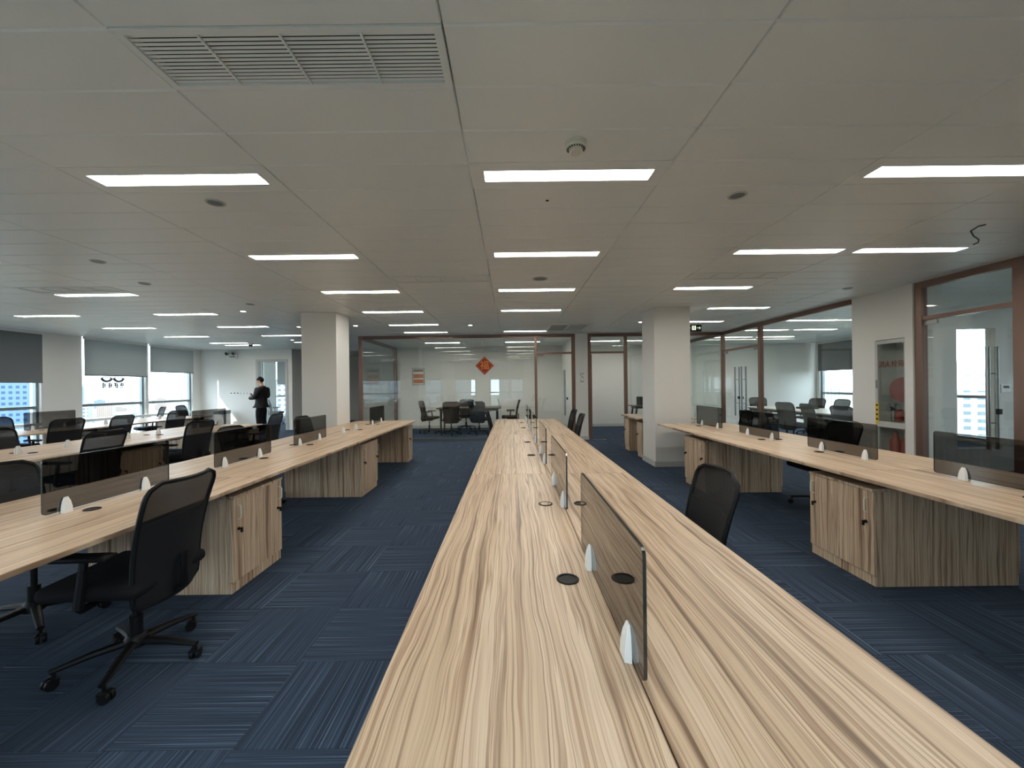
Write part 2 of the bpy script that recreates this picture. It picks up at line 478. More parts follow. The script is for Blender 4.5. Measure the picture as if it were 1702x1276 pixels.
bm = BM()
def panel_geo(bm, w_, d_, c1=0.005, cy=0.011):
    x, y, t = w_ / 2 - 0.0015, d_ / 2 - 0.0002, 0.02
    low = [bm.verts.new(p) for p in ((-x + c1, -y + cy, 0), (x - c1, -y + cy, 0), (x - c1, y - cy * .4, 0), (-x + c1, y - cy * .4, 0))]
    mid = [bm.verts.new(p) for p in ((-x, -y, .009), (x, -y, .009), (x, y, .009), (-x, y, .009))]
    top = [bm.verts.new(p) for p in ((-x, -y, t), (x, -y, t), (x, y, t), (-x, y, t))]
    bm.faces.new(list(reversed(low))); bm.faces.new(top)
    for a, b in ((low, mid), (mid, top)):
        for k in range(4): bm.faces.new((a[k], a[(k + 1) % 4], b[(k + 1) % 4], b[k]))
panel_geo(bm, 1.2, 0.3)
pme = mesh_from(bm, 'ceiling_panel'); pme.materials.append(M['ceiling'])
pc = []
for i in range(-9, 9):
    for j in range(-8, 40):
        if (i, j) in LIGHTS or (i, j) in VENTS: continue
        x0, x1 = GX + 1.2 * i, GX + 1.2 * (i + 1)
        x0, x1 = max(x0, WL), min(x1, WR)
        if x1 - x0 < 0.05: continue
        x, y = (x0 + x1) / 2, GY + 0.3 * j + 0.15
        sz = 0.0
        if y > 1.2 and x1 - x0 > 1.19:
            px, py = proj(x, y, CEIL)
            if -200 < px < 1900: sz = 1.0 / (y * y)
            if y > 9 or x > 5.4: sz *= 0.3
        pc.append((sz, x, y, x1 - x0))
pc.sort(key=lambda c: -c[0])
for sz, x, y, w_ in pc[:300]: link('ceiling_panel', pme, ceiling, (x, y, CEIL))
bm = BM()
for sz, x, y, w_ in pc[300:]:
    b = BM(); panel_geo(b, w_, 0.3); tm = bpy.data.meshes.new('t'); b.to_mesh(tm); b.free()
    tm.transform(Matrix.Translation((x, y, CEIL))); bm.from_mesh(tm); bpy.data.meshes.remove(tm)
o = obj('ceiling_panel_field', bm, 'ceiling', ceiling); o['kind'] = 'stuff'

# strip lights
lp = thing('ceiling_light', 'x', 'ceiling light')
bm = BM()
X_, Y_, lx, ly = 0.598, 0.149, 0.515, 0.062
for a in ((-X_, X_, -Y_, -ly), (-X_, X_, ly, Y_), (-X_, -lx, -ly, ly), (lx, X_, -ly, ly)): box(bm, a[0], a[1], a[2], a[3], 0.0, 0.018)
for a in ((-lx - .004, lx + .004, -ly - .004, -ly), (-lx - .004, lx + .004, ly, ly + .004), (-lx - .004, -lx, -ly, ly), (lx, lx + .004, -ly, ly)): box(bm, a[0], a[1], a[2], a[3], -0.003, 0.03)
obj('frame', bm, 'ceiling', lp)
bm = BM(); box(bm, -lx, lx, -ly, ly, 0.006, 0.03); obj('diffuser', bm, 'lamp', lp)
ONTH = ['nearest', 'second from', 'third from', 'fourth from', 'fifth from', 'sixth from', 'seventh from', 'eighth from']
for g in LLAB:
    for k, (i, j) in enumerate(sorted([c for c, gg in LIGHTS.items() if gg == g], key=lambda c: (-c[1], c[0]))):
        place(lp, (GX + 1.2 * i + 0.6, GY + 0.3 * j + 0.15, CEIL), 0, LLAB[g] + ', ' + ONTH[k] + ' the back wall', LGRP[g])

# vents
def vent(loc, label, w_=1.2, d_=0.3, nslat=13, nbar=3, group=None):
    t = thing('ceiling_vent', label, 'vent', loc, 0, group)
    hx, hy = w_ / 2 - 0.003, d_ / 2 - 0.003
    bm = BM(); e = 0.03
    for a in ((-hx, hx, -hy, -hy + e * .8), (-hx, hx, hy - e * .8, hy), (-hx, -hx + e, -hy + e * .8, hy - e * .8), (hx - e, hx, -hy + e * .8, hy - e * .8)): box(bm, a[0], a[1], a[2], a[3], -0.005, 0.02)
    obj('frame', bm, 'ceiling', t)
    bm = BM(); box(bm, -hx, hx, -hy, hy, 0.07, 0.08); obj('duct_back', bm, 'vent_dark', t)
    bm = BM(); box(bm, -hx + e, hx - e, -0.0043, 0.0043, -0.0006, 0.0006)
    for v in bm.verts:
        y, z = v.co.y, v.co.z; a = math.radians(-6)
        v.co.y, v.co.z = y * 1.3 * math.cos(a) - z * math.sin(a), y * 1.3 * math.sin(a) + z * math.cos(a)
    sm = mesh_from(bm, 'slat'); sm.materials.append(M['ceiling'])
    for k in range(nslat):
        link('slat', sm, t, (0, -hy + e + (k + .3) * (2 * hy - 2 * e) / (nslat - .4), 0.004))
    for k in range(nbar):
        bm = BM(); xx = -hx + (k + 1) * 2 * hx / (nbar + 1)
        box(bm, xx - 0.004, xx + 0.004, -hy + e * .8, hy - e * .8, -0.007, 0.001)
        obj('cross_bar', bm, 'ceiling', t)
    return t
def cellpos(i, j): return (GX + 1.2 * i + 0.6, GY + 0.3 * j + 0.15, CEIL)
vent(cellpos(-1, 0), 'large slatted return air vent with bent slats above the left aisle')
vent(cellpos(-1, 11), 'slatted ceiling vent between strip lights of centre and third benches')
vent(cellpos(2, 11), 'slatted ceiling vent above the bench facing the glass offices')
vent(cellpos(-5, 12), 'slatted ceiling vent beside the strip light above the second bench')
t = thing('ceiling_vent', 'square air conditioner grille in the ceiling before the white pier', 'vent', (1.27, 9.0, CEIL))
bm = BM(); 
for a in ((-.43, .43, -.5, -.46), (-.43, .43, .46, .5), (-.43, -.39, -.46, .46), (.39, .43, -.46, .46), (-.03, .0, -.46, .46)): box(bm, a[0], a[1], a[2], a[3], -0.03, 0.0)
obj('frame', bm, 'white_plastic', t)
bm = BM(); box(bm, .0, .39, -.46, .46, -0.022, 0.0); obj('cover_panel', bm, 'vent', t)
bm = BM(); box(bm, -.39, -.03, -.46, .46, -0.006, 0.0); obj('duct_back', bm, 'vent_dark', t)
bm = BM(); box(bm, -.39, -.03, -.006, .006, -0.026, -0.012); sm = mesh_from(bm, 'slat'); sm.materials.append(M['vent'])
for k in range(14): link('slat', sm, t, (0, -.42 + k * .065, 0))

# ------------------------------------------------------------------ wall helpers
def wmap(axis, base, sign):
    """local (s along the wall, n outward, z) -> world box"""
    def f(bm, s0, s1, n0, n1, z0, z1):
        a, b = sorted((base + sign * n0, base + sign * n1))
        if axis == 'X': box(bm, a, b, s0, s1, z0, z1)
        else: box(bm, s0, s1, a, b, z0, z1)
    return f

win_no = [0]
def window_wall(name, label, axis, base, sign, s0, s1, wins, sill=0.08, top=CEIL):
    f = wmap(axis, base, sign)
    bm = BM(); cur = s0
    for (a, b, *_r) in sorted(wins):
        if a > cur + 1e-3: f(bm, cur, a, 0, 0.25, 0, CEIL + 0.1)
        f(bm, a, b, 0, 0.25, 0, sill)
        cur = b
    if cur < s1: f(bm, cur, s1, 0, 0.25, 0, CEIL + 0.1)
    struct(name, label, bm, 'white_wall')
    for (a, b, blind, wl) in sorted(wins):
        win_no[0] += 1
        t = struct('window_%d' % win_no[0], wl)
        bm = BM(); e = 0.05
        f(bm, a, a + e, 0.06, 0.14, sill, top + .1); f(bm, b - e, b, 0.06, 0.14, sill, top + .1)
        f(bm, a + e, b - e, 0.06, 0.14, sill, sill + e); f(bm, a + e, b - e, 0.06, 0.14, top + .05, top + .1)
        obj('window_frame', bm, 'alu_dark', t)
        bm = BM(); f(bm, a + e, b - e, 0.05, 0.14, 1.0, 1.065); obj('transom', bm, 'alu_dark', t)
        for z0, z1 in ((sill + e, 1.0), (1.065, top + .05)):
            bm = BM(); f(bm, a + e, b - e, 0.095, 0.105, z0, z1); obj('pane', bm, 'window_glass', t)

def roller_blind(axis, base, sign, s0, s1, zb, mat, label):
    f = wmap(axis, base, sign)
    bm = BM(); f(bm, s0, s1, -0.048, -0.045, zb, 2.64); o = obj('roller_blind', bm, mat)
    tag(o, label, 'blind')
    bm = BM(); f(bm, s0, s1, -0.053, -0.040, zb - 0.028, zb); obj('bottom_bar', bm, 'alu_dark', o)
    bm = BM(); f(bm, s0 - .01, s1 + .01, -0.075, -0.02, 2.64, 2.70); obj('roller', bm, 'white_plastic', o)

# left window wall
lw = [(-0.6, 1.1, 0, 'window beside the camera end of the window wall'), (2.0, 3.7, 0, 'window further along the window wall'),
      (5.4, 7.08, 0, 'window opposite the second bench'), (7.17, 8.87, 0, 'window with the darkest blind'),
      (9.72, 11.41, 0, 'window with the goggle decal'), (11.50, 13.09, 0, 'window next to the far white wall'),
      (14.2, 16.9, 0, 'window in the room beyond the doorway'), (17.75, 19.6, 0, 'second window in the room beyond the doorway')]
window_wall('wall_left', 'white window wall with full height windows', 'X', WL, -1, YR - 0.25, 20.2, lw)
for (a, b, zb, mt, lb) in ((-0.6, 1.1, 1.6, 'blind_dark', 'dark grey roller blind over the window at the camera end'),
                           (2.0, 3.7, 1.6, 'blind_dark', 'dark grey roller blind second from the camera end'),
                           (5.4, 7.08, 1.6, 'blind_dark', 'dark grey roller blind over the paired window left of the tower'),
                           (7.17, 8.87, 1.60, 'blind_dark', 'dark grey roller blind half drawn over the window showing a blue tower'),
                           (9.72, 11.41, 1.78, 'blind', 'light grey roller blind above the goggle decal'),
                           (11.50, 13.09, 1.93, 'blind', 'light grey roller blind next to the far white wall'),
                           (17.75, 19.6, 1.58, 'blind', 'light grey roller blind seen through the far doorway')):
    roller_blind('X', WL, -1, a + .01, b - .01, zb, mt, lb)
bm = BM(); box(bm, WL + 0.05, WL + 0.10, 5.4, 13.3, 0.64, 0.70); 
for y in (5.5, 7.1, 8.95, 9.6, 11.45, 13.2): box(bm, WL + 0.06, WL + 0.09, y - .015, y + .015, 0, 0.64)
tag(obj('guard_rail', bm, 'white_plastic'), 'white guard rail running along the foot of the windows', 'rail')

# decal on the window: goggles and a line of characters (seen from behind)
t = thing('window_decal', 'dark goggle shaped decal with lettering on the window glass', 'decal', (WL - 0.090, 10.56, 1.66))
for c0 in (-0.16, 0.16):
    bm = BM()
    tube(bm, [(0, c0 + .13 * math.cos(a) * (1 + .12 * math.sin(a)), .05 + .085 * math.sin(a)) for a in [PI + PI * k / 12 for k in range(13)]], 0.03, 6)
    tube(bm, [(0, c0 - .13, .05), (0, c0 - .07, .075), (0, c0 + .07, .075), (0, c0 + .13, .05)], 0.012, 6)
    obj('lens', bm, 'ink', t)
bm = BM(); rg = random.Random(5)
for k in range(4):                                            # illegible small characters
    c0 = -.24 + k * .16
    for z in (-.10, -.15, -.20): box(bm, -.004, .004, c0 - .045 + rg.uniform(0, .03), c0 + .045 - rg.uniform(0, .03), z, z + .032)
    for q in (-.03, .025): box(bm, -.004, .004, c0 + q, c0 + q + .03, -.215 + rg.uniform(0, .06), -.085)
obj('lettering', bm, 'ink', t)

# right window wall
rw = [(7.95, 9.65, 0, 'unshaded window of the conference room'), (11.75, 13.3, 0, 'conference room window with a half drawn blind'), (2.6, 4.3, 0, 'window of the room behind the single glass door')]
window_wall('wall_right', 'white window wall of the glass offices', 'X', WR, 1, YR - 0.25, YB + 0.2, rw)
roller_blind('X', WR, 1, 11.76, 13.29, 1.78, 'blind_dark', 'grey roller blind half drawn inside the conference room')

# rear wall (seen only mirrored in the meeting room glass)
rr = [(-8.0, -5.8, 0, 'wide rear window'), (-4.65, -3.71, 0, 'rear window beside the wide one'), (-3.0, -1.87, 0, 'rear window behind the left aisle'),
      (-1.13, -0.06, 0, 'rear window behind the camera'), (-0.02, 0.7, 0, 'narrow rear window behind the camera')]
window_wall('wall_rear', 'white rear wall with windows behind the camera', 'Y', YR, -1, WL, WR, rr, 0.3)
for k, (a, b, _, wl) in enumerate(rr):
    roller_blind('Y', YR, -1, a + .01, b - .01, 1.74, 'blind', 'light grey roller blind over the ' + wl)

# back walls
bm = BM(); box(bm, -3.93, WR, YB, YB + 0.18, 0, CEIL + .1); struct('wall_back', 'white back wall of the meeting rooms', bm, 'white_wall')
bm = BM()
box(bm, WL, -8.44, YB, YB + .15, 0, CEIL + .1); box(bm, -7.50, -7.30, YB, YB + .15, 0, CEIL + .1); box(bm, -8.44, -7.50, YB, YB + .15, 2.30, CEIL + .1)
struct('wall_far', 'white far wall with wall sockets and a doorway', bm, 'white_wall')
bm = BM(); box(bm, -7.45, -7.30, YB + .15, 20.0, 0, CEIL); struct('wall_corridor', 'white corridor wall beside the far doorway', bm, 'white_wall')
bm = BM(); box(bm, -3.93, -3.78, YB + .18, 17.0, 0, CEIL); box(bm, -7.3, -3.78, 17.0, 17.15, 0, CEIL); struct('wall_passage', 'white passage walls behind the white column', bm, 'white_wall')
bm = BM(); box(bm, WL, -7.45, 19.9, 20.05, 0, CEIL); struct('wall_end', 'white end wall of the room beyond the doorway', bm, 'white_wall')
d1 = struct('door_1', 'pale frame of the open far doorway')
bm = BM()
for a in ((-8.50, -8.42, 0, 2.36), (-7.52, -7.44, 0, 2.36)): box(bm, a[0], a[1], YB - .02, YB + .17, a[2], a[3])
box(bm, -8.42, -7.52, YB - .02, YB + .17, 2.28, 2.36)
obj('door_frame', bm, 'base_white', d1)
bm = BM(); box(bm, -8.40, -8.36, YB + .17, YB + 1.05, 0.01, 2.27); obj('door_leaf', bm, 'glass', d1)
for nm, a in (('baseboard_far', (WL, -8.50, YB - .012, YB)), ('baseboard_back', (-3.80, 1.7, YB - .012, YB)), ('baseboard_middle', (2.0, 5.38, YB - .012, YB))):
    bm = BM(); box(bm, a[0], a[1], a[2], a[3], 0, 0.09); struct(nm, 'low white baseboard', bm, 'base_white')

# columns
def column(x0, x1, y0, y1, label):
    t = thing('column', label, 'column', ((x0 + x1) / 2, (y0 + y1) / 2, 0))
    hx, hy = (x1 - x0) / 2, (y1 - y0) / 2
    obj('shaft', rbox(-hx, hx, -hy, hy, 0, CEIL, 0.004, 1), 'white_wall', t)
    e = 0.012
    bm = BM(); box(bm, -hx - e, hx + e, -hy - e, -hy, 0, .09); box(bm, -hx - e, hx + e, hy, hy + e, 0, .09); box(bm, -hx - e, -hx, -hy, hy, 0, .09); box(bm, hx, hx + e, -hy, hy, 0, .09)
    obj('baseboard', bm, 'base_white', t)
column(2.43, 3.04, 6.80, 7.43, 'square white column at the end of the bench facing the glass offices')
column(-3.60, -2.995, 6.93, 7.48, 'square white column beside the third bench from the windows')
tag(obj('wall_speaker', rbox(-3.63, -3.602, 7.0, 7.06, 2.30, 2.44, .005), 'black_plastic'), 'small black box fixed high on the white column', 'speaker')

# ------------------------------------------------------------------ glass office fronts
def bxo(name, mat, parent, *a, r=0):
    bm = BM(); box(bm, *a)
    if r: bev(bm, r, 2)
    return obj(name, bm, mat, parent)

Y0 = 10.30
gw = struct('wall_glass_back', 'frameless glass front of the meeting room with rose brown rails')
bxo('top_rail', 'frame_rose', gw, -3.88, 1.65, Y0 - .03, Y0 + .03, 2.62, CEIL)
bxo('bottom_rail', 'steel', gw, -3.79, 0.61, Y0 - .02, Y0 + .02, 0, 0.07)
for x, h in ((-3.835, .045), (0.645, .033), (1.605, .045)): bxo('post', 'frame_rose', gw, x - h, x + h, Y0 - .032, Y0 + .032, 0, 2.62)
xs = [-3.785, -2.95, -2.06, -1.16, -0.28, 0.607]
for a, b in zip(xs, xs[1:]): bxo('glass_pane', 'glass', gw, a + .0015, b - .0015, Y0 - .006, Y0 + .006, 0.07, 2.62)
bxo('header_rail', 'frame_rose', gw, 0.68, 1.56, Y0 - .025, Y0 + .025, 2.19, 2.24)
bxo('glass_pane', 'glass', gw, 0.68, 1.56, Y0 - .006, Y0 + .006, 2.24, 2.62)

def pull_handle(parent, f, s, z0=0.62, z1=1.78):
    """pair of steel bars through a glass leaf; f maps (s, n, z)"""
    bm = BM()
    for n in (-0.05, 0.05): tube(bm, [f(s, n, z0), f(s, n, z1)], 0.019, 10)
    for z in (z0 + .3, z1 - .3): tube(bm, [f(s, -0.05, z), f(s, 0.05, z)], 0.010, 8)
    return obj('pull_handle', bm, 'steel', parent, True)

def glass_door(name, label, f, s0, s1, hs, lock_s=None, ang=None):
    d = struct(name, label)
    def q(nm, mat, a0, a1, n0, n1, z0, z1):
        p0, p1 = Vector(f(a0, n0, z0)), Vector(f(a1, n1, z1))
        return bxo(nm, mat, d, min(p0.x, p1.x), max(p0.x, p1.x), min(p0.y, p1.y), max(p0.y, p1.y), z0, z1)
    q('door_leaf', 'glass', s0, s1, -.006, .006, 0.012, 2.18)
    hinge = s0 if abs(hs - s1) < abs(hs - s0) else s1
    e = 0.16 if hinge == s0 else -0.16
    for z in (2.13, 0.012): q('patch_fitting', 'steel', hinge, hinge + e, -.014, .014, z, z + .05)
    pull_handle(d, f, hs)
    q('lock', 'black_plastic', hs + (.045 if hinge == s0 else -.045), hs + (.075 if hinge == s0 else -.075), -.02, .02, 1.02, 1.08)
    return d
glass_door('door_2', 'glass swing door of the meeting room beside the white pier', lambda s, n, z: (s, Y0 + n, z), 0.685, 1.555, 1.38)
# white pier and dividing wall
bm = BM(); box(bm, 1.65, 1.965, Y0 - .06, Y0 + .25, 0, CEIL + .02); box(bm, 1.72, 1.86, Y0 + .25, YB, 0, CEIL + .02)
struct('wall_pier', 'white pier between the glass meeting room and the open doorway', bm, 'white_wall')
bm = BM(); box(bm, 1.64, 1.975, Y0 - .075, Y0 - .06, 0, .09); struct('baseboard_pier', 'low baseboard of the white pier', bm, 'base_white')
gm = struct('wall_glass_middle', 'glass front around the open doorway with brown posts')
bxo('top_rail', 'frame_rose', gm, 1.965, 5.40, Y0 - .03, Y0 + .03, 2.62, CEIL)
for x, h in ((2.01, .04), (2.94, .04)): bxo('post', 'frame_rose', gm, x - h, x + h, Y0 - .035, Y0 + .035, 0, 2.62)
bxo('header_rail', 'frame_rose', gm, 2.05, 2.90, Y0 - .025, Y0 + .025, 2.19, 2.24)
bxo('glass_pane', 'glass', gm, 2.05, 2.90, Y0 - .006, Y0 + .006, 2.24, 2.62)
bxo('bottom_rail', 'frame_rose', gm, 2.98, 5.38, Y0 - .02, Y0 + .02, 0, 0.07)
for a, b in ((2.98, 4.18), (4.183, 5.38)): bxo('glass_pane', 'glass', gm, a, b, Y0 - .006, Y0 + .006, 0.07, 2.62)
d3 = struct('door_3', 'open glass door leaf swung into the room beside the white pier')
bxo('door_leaf', 'glass', d3, 2.065, 2.077, Y0 + .05, Y0 + .92, 0.012, 2.18)
bxo('edge_rail', 'frame_rose', d3, 2.055, 2.087, Y0 + .04, Y0 + .10, 0.012, 2.18)
pull_handle(d3, lambda s, n, z: (2.071 + n, s, z), Y0 + .75)
tag(bxo('floor_plate', 'steel', None, 1.98, 2.42, Y0 - .07, Y0 - .02, 0.0, 0.004), 'thin steel door closer plate on the carpet at the open doorway', 'floor plate')
# side glass of the meeting room
gs = struct('wall_glass_side', 'glass side wall of the meeting room beside the passage')
bxo('top_rail', 'frame_rose', gs, -3.88, -3.80, Y0 + .04, YB, 2.62, CEIL)
bxo('bottom_rail', 'frame_rose', gs, -3.86, -3.82, Y0 + .04, YB, 0, .07)
bxo('post', 'frame_rose', gs, -3.88, -3.78, YB - .09, YB - .002, 0, 2.62)
for a, b in ((Y0 + .04, 11.9), (11.903, YB - .09)): bxo('glass_pane', 'glass', gs, -3.846, -3.834, a, b, .07, 2.62)

# glass wall along the right offices
XG = 5.42
gr = struct('wall_glass_right', 'glass front of the conference room along the office side')
bxo('top_rail', 'frame_rose', gr, XG - .03, XG + .03, 6.37, YB, 2.62, CEIL)
for y, h in ((8.72, .045), (10.27, .045)): bxo('post', 'frame_rose', gr, XG - .035, XG + .035, y - h, y + h, 0, 2.62)
for a, b in ((6.37, 7.11), (7.113, 8.67), (10.32, 11.9), (11.903, YB)):
    bxo('glass_pane', 'glass', gr, XG - .006, XG + .006, a, b, .07, 2.62)
    bxo('bottom_rail', 'frame_rose', gr, XG - .02, XG + .02, a, b, 0, .07)
bxo('header_rail', 'frame_rose', gr, XG - .025, XG + .025, 8.77, 10.22, 2.19, 2.24)
bxo('glass_pane', 'glass', gr, XG - .006, XG + .006, 8.77, 10.22, 2.24, 2.62)
fr = lambda s, n, z: (XG + n, s, z)
glass_door('door_4', 'nearer leaf of the conference room double glass door', fr, 8.775, 9.49, 9.36)
glass_door('door_5', 'farther leaf of the conference room double glass door', fr, 9.50, 10.215, 9.63)
# white wall with niche, pilaster
bm = BM()
box(bm, XG - .02, XG + .13, 5.95, 6.36, 0, CEIL + .02); box(bm, XG - .02, XG + .13, 5.36, 5.95, 2.0, CEIL + .02)
box(bm, XG - .02, XG + .13, 5.36, 5.95, 0, 0.2); box(bm, XG - .06, XG + .13, 5.36, 5.47, 0, CEIL + .02)
box(bm, XG + .13, XG + .33, 5.95, 6.36, 0, CEIL + .02); box(bm, XG + .13, XG + .33, 5.36, 5.40, 0, CEIL + .02); box(bm, XG + .30, XG + .33, 5.40, 5.95, 0, CEIL + .02)
struct('wall_niche', 'white wall holding the fire hydrant cabinet', bm, 'white_wall')
bm = BM()
box(bm, XG + .33, 6.85, 6.18, 6.32, 0, CEIL + .02); box(bm, 7.45, WR, 6.18, 6.32, 0, CEIL + .02); box(bm, 6.85, 7.45, 6.18, 6.32, 0, .35); box(bm, 6.85, 7.45, 6.18, 6.32, 2.2, CEIL + .02)
struct('wall_divider', 'white dividing wall between the two glass offices', bm, 'white_wall')
wi = struct('window_30', 'interior glazed opening in the dividing wall')
bxo('pane', 'glass', wi, 6.85, 7.45, 6.245, 6.255, .35, 2.2)
gn = struct('wall_glass_near', 'glass front with brown frames around the single door')
bxo('top_rail', 'frame_rose', gn, XG - .035, XG + .035, 0.5, 5.36, 2.62, CEIL)
for y, h in ((5.31, .045), (4.255, .055), (2.4, .04)): bxo('post', 'frame_rose', gn, XG - .04, XG + .04, y - h, y + h, 0, 2.62)
bxo('header_rail', 'frame_rose', gn, XG - .03, XG + .03, 4.312, 5.265, 2.19, 2.24)
bxo('glass_pane', 'glass', gn, XG - .006, XG + .006, 4.312, 5.265, 2.24, 2.62)
for a, b in ((2.44, 4.198), (0.5, 2.36)):
    bxo('glass_pane', 'glass', gn, XG - .006, XG + .006, a, b, .07, 2.62)
    bxo('bottom_rail', 'frame_rose', gn, XG - .02, XG + .02, a, b, 0, .07)
bm = BM(); box(bm, XG - .06, XG + .1, YR, 0.5, 0, CEIL + .02); struct('wall_near', 'white wall beside the rear windows', bm, 'white_wall')
d6 = glass_door('door_6', 'single glass door with long steel pulls beside the hydrant cabinet', fr, 4.315, 5.26, 4.53)
t = thing('access_panel', 'small white access control panel on the wall behind the single glass door', 'control panel', (7.58, 6.18, 1.27))
obj('case', rbox(-.07, .07, -.022, 0, -.065, .065, .006), 'white_plastic', t); bxo('screen', 'ink', t, -.045, .045, -.024, -.021, .005, .04)

# ------------------------------------------------------------------ fire hydrant cabinet
hy = thing('hydrant_cabinet', 'white framed fire hydrant cabinet with red hose reel behind glass', 'cabinet', (XG - .02, 5.71, 0))
bm = BM()
for a in ((-.24, -.20, .22, 1.99), (.20, .24, .22, 1.99)): box(bm, -.015, .02, a[0], a[1], a[2], a[3])
for z in ((.22, .27), (.74, .82), (1.94, 1.99)): box(bm, -.015, .02, -.20, .20, z[0], z[1])
obj('frame', bm, 'base_white', hy)
bm = BM(); box(bm, .02, .30, -.235, -.225, .22, 1.99); box(bm, .02, .30, .225, .235, .22, 1.99); box(bm, .29, .30, -.225, .225, .22, 1.99); box(bm, .02, .29, -.225, .225, .765, .785); box(bm, .02, .29, -.225, .225, .22, .23); box(bm, .02, .29, -.225, .225, 1.98, 1.99)
obj('box', bm, 'vent', hy)
for z0, z1 in ((.27, .74), (.82, 1.94)): bxo('door_glass', 'glass', hy, .000, .006, -.20, .20, z0, z1)
RX = Matrix.Rotation(PI / 2, 4, 'Y')
bm = BM(); lathe(bm, [(.02, .0), (.17, .0), (.175, .012), (.17, .02), (.10, .022), (.10, .08), (.17, .082), (.175, .09), (.17, .1), (.02, .1)], 28, (.10, -.03, 1.28), RX); obj('hose_reel', bm, 'red_paint', hy, True)
bm = BM(); tube(bm, [(.12, .10, .83), (.12, .10, 1.06)], .03, 10); tube(bm, [(.12, .10, 1.0), (.05, .10, 1.0)], .032, 10); lathe(bm, [(.0, 1.06), (.05, 1.06), (.05, 1.08), (.0, 1.08)], 12, (.12, .10, 0)); obj('valve', bm, 'steel', hy, True)
bm = BM(); lathe(bm, [(.02, .83), (.05, .84), (.05, .97), (.02, 1.0)], 14, (.10, -.02, 0)); obj('hose_coil', bm, 'red_paint', hy, True)
for y in (-.09, .08):
    bm = BM(); lathe(bm, [(.05, .235), (.065, .25), (.065, .55), (.03, .61), (.03, .66)], 16, (.13, y, 0)); obj('extinguisher', bm, 'red_paint', hy, True)
TXW = Matrix.Rotation(-PI / 2, 4, 'Z') @ Matrix.Rotation(PI / 2, 4, 'X')
text_mesh('消火栓箱', 0.098, 'red_paint', 'lettering', hy, Matrix.Translation((-.003, .0, 1.64)) @ TXW, .001, .0)
bxo('handle', 'steel', hy, -.022, -.014, .205, .225, 1.30, 1.42)
st = thing('warning_sticker', 'narrow yellow vertical sticker on the hydrant cabinet frame', 'sticker', (XG - .036, 5.932, .99))
bxo('strip', 'yellow', st, -.001, .0, -.035, .016, -.21, .10)
for k in range(4): bxo('mark', 'ink', st, -.002, -.001, -.026, .006, .05 - k * .068, .076 - k * .068)

# ------------------------------------------------------------------ benches
U0, U = 0.575, 1.2
PH = {'LL': 0.2, 'W': 0.2}                 # the two benches by the windows stand a little nearer
HALF = 0.577
ROWN = {'C': 'centre bench', 'L': 'third bench from the windows', 'R': 'bench along the offices', 'LL': 'second bench from the windows', 'W': 'bench along the windows'}
ROWX = {'C': 0.281, 'L': -2.408, 'R': 2.965, 'LL': -5.14, 'W': -7.85}
SIDE = {-1: 'window side', 1: 'office side'}
ORD = ['next to', 'second from', 'third from', 'fourth from', 'fifth from', 'sixth from', 'seventh from', 'eighth from']

def grommet(parent, x, y, cap_or_hole):
    bm = BM(); lathe(bm, [(.030, .7503), (.038, .7503), (.038, .7535), (.035, .7548), (.031, .7540), (.030, .7503)], 24, (x, y, 0), None, False)
    g = obj('grommet', bm, 'black_plastic', parent, True)
    bm = BM(); lathe(bm, [(.0, .7501), (.030, .7501), (.030, .7530 if cap_or_hole else .7504), (.0, .7530 if cap_or_hole else .7504)], 18, (x, y, 0))
    obj('cap_or_hole', bm, 'wood_top' if cap_or_hole else 'vent_dark', g)  # wood cap, else a dark disc painted for the shade in the open hole

def worktop(row, side, y0, y1, sec, nsec):
    cx = ROWX[row]
    lab = 'striped worktop, %s, %s, %s the back wall' % (ROWN[row], SIDE[side], ORD[nsec - 1 - sec])
    L2, w2 = (y1 - y0) / 2, (HALF - .0015) / 2
    bm = BM(); box(bm, -w2, w2, -L2 + .0008, L2 - .0008, .725, .75); bev(bm, .0026, 1)
    o = obj('worktop', bm, 'wood_top', None, False, (cx + side * (.0015 + w2), (y0 + y1) / 2, 0))
    tag(o, lab, 'worktop', 'worktops of the ' + ROWN[row])
    gx = -side * (w2 + .0015) + side * .097
    k = 0
    yy = y0
    while yy < y1 - .1:
        odd = round((yy - PH.get(row, U0)) / U) % 2 == 0
        grommet(o, gx, yy + (.78 if odd else .44) - (y0 + y1) / 2, row == 'C' and side == -1 and abs(yy - 1.775) < .01)
        yy += U
    return o

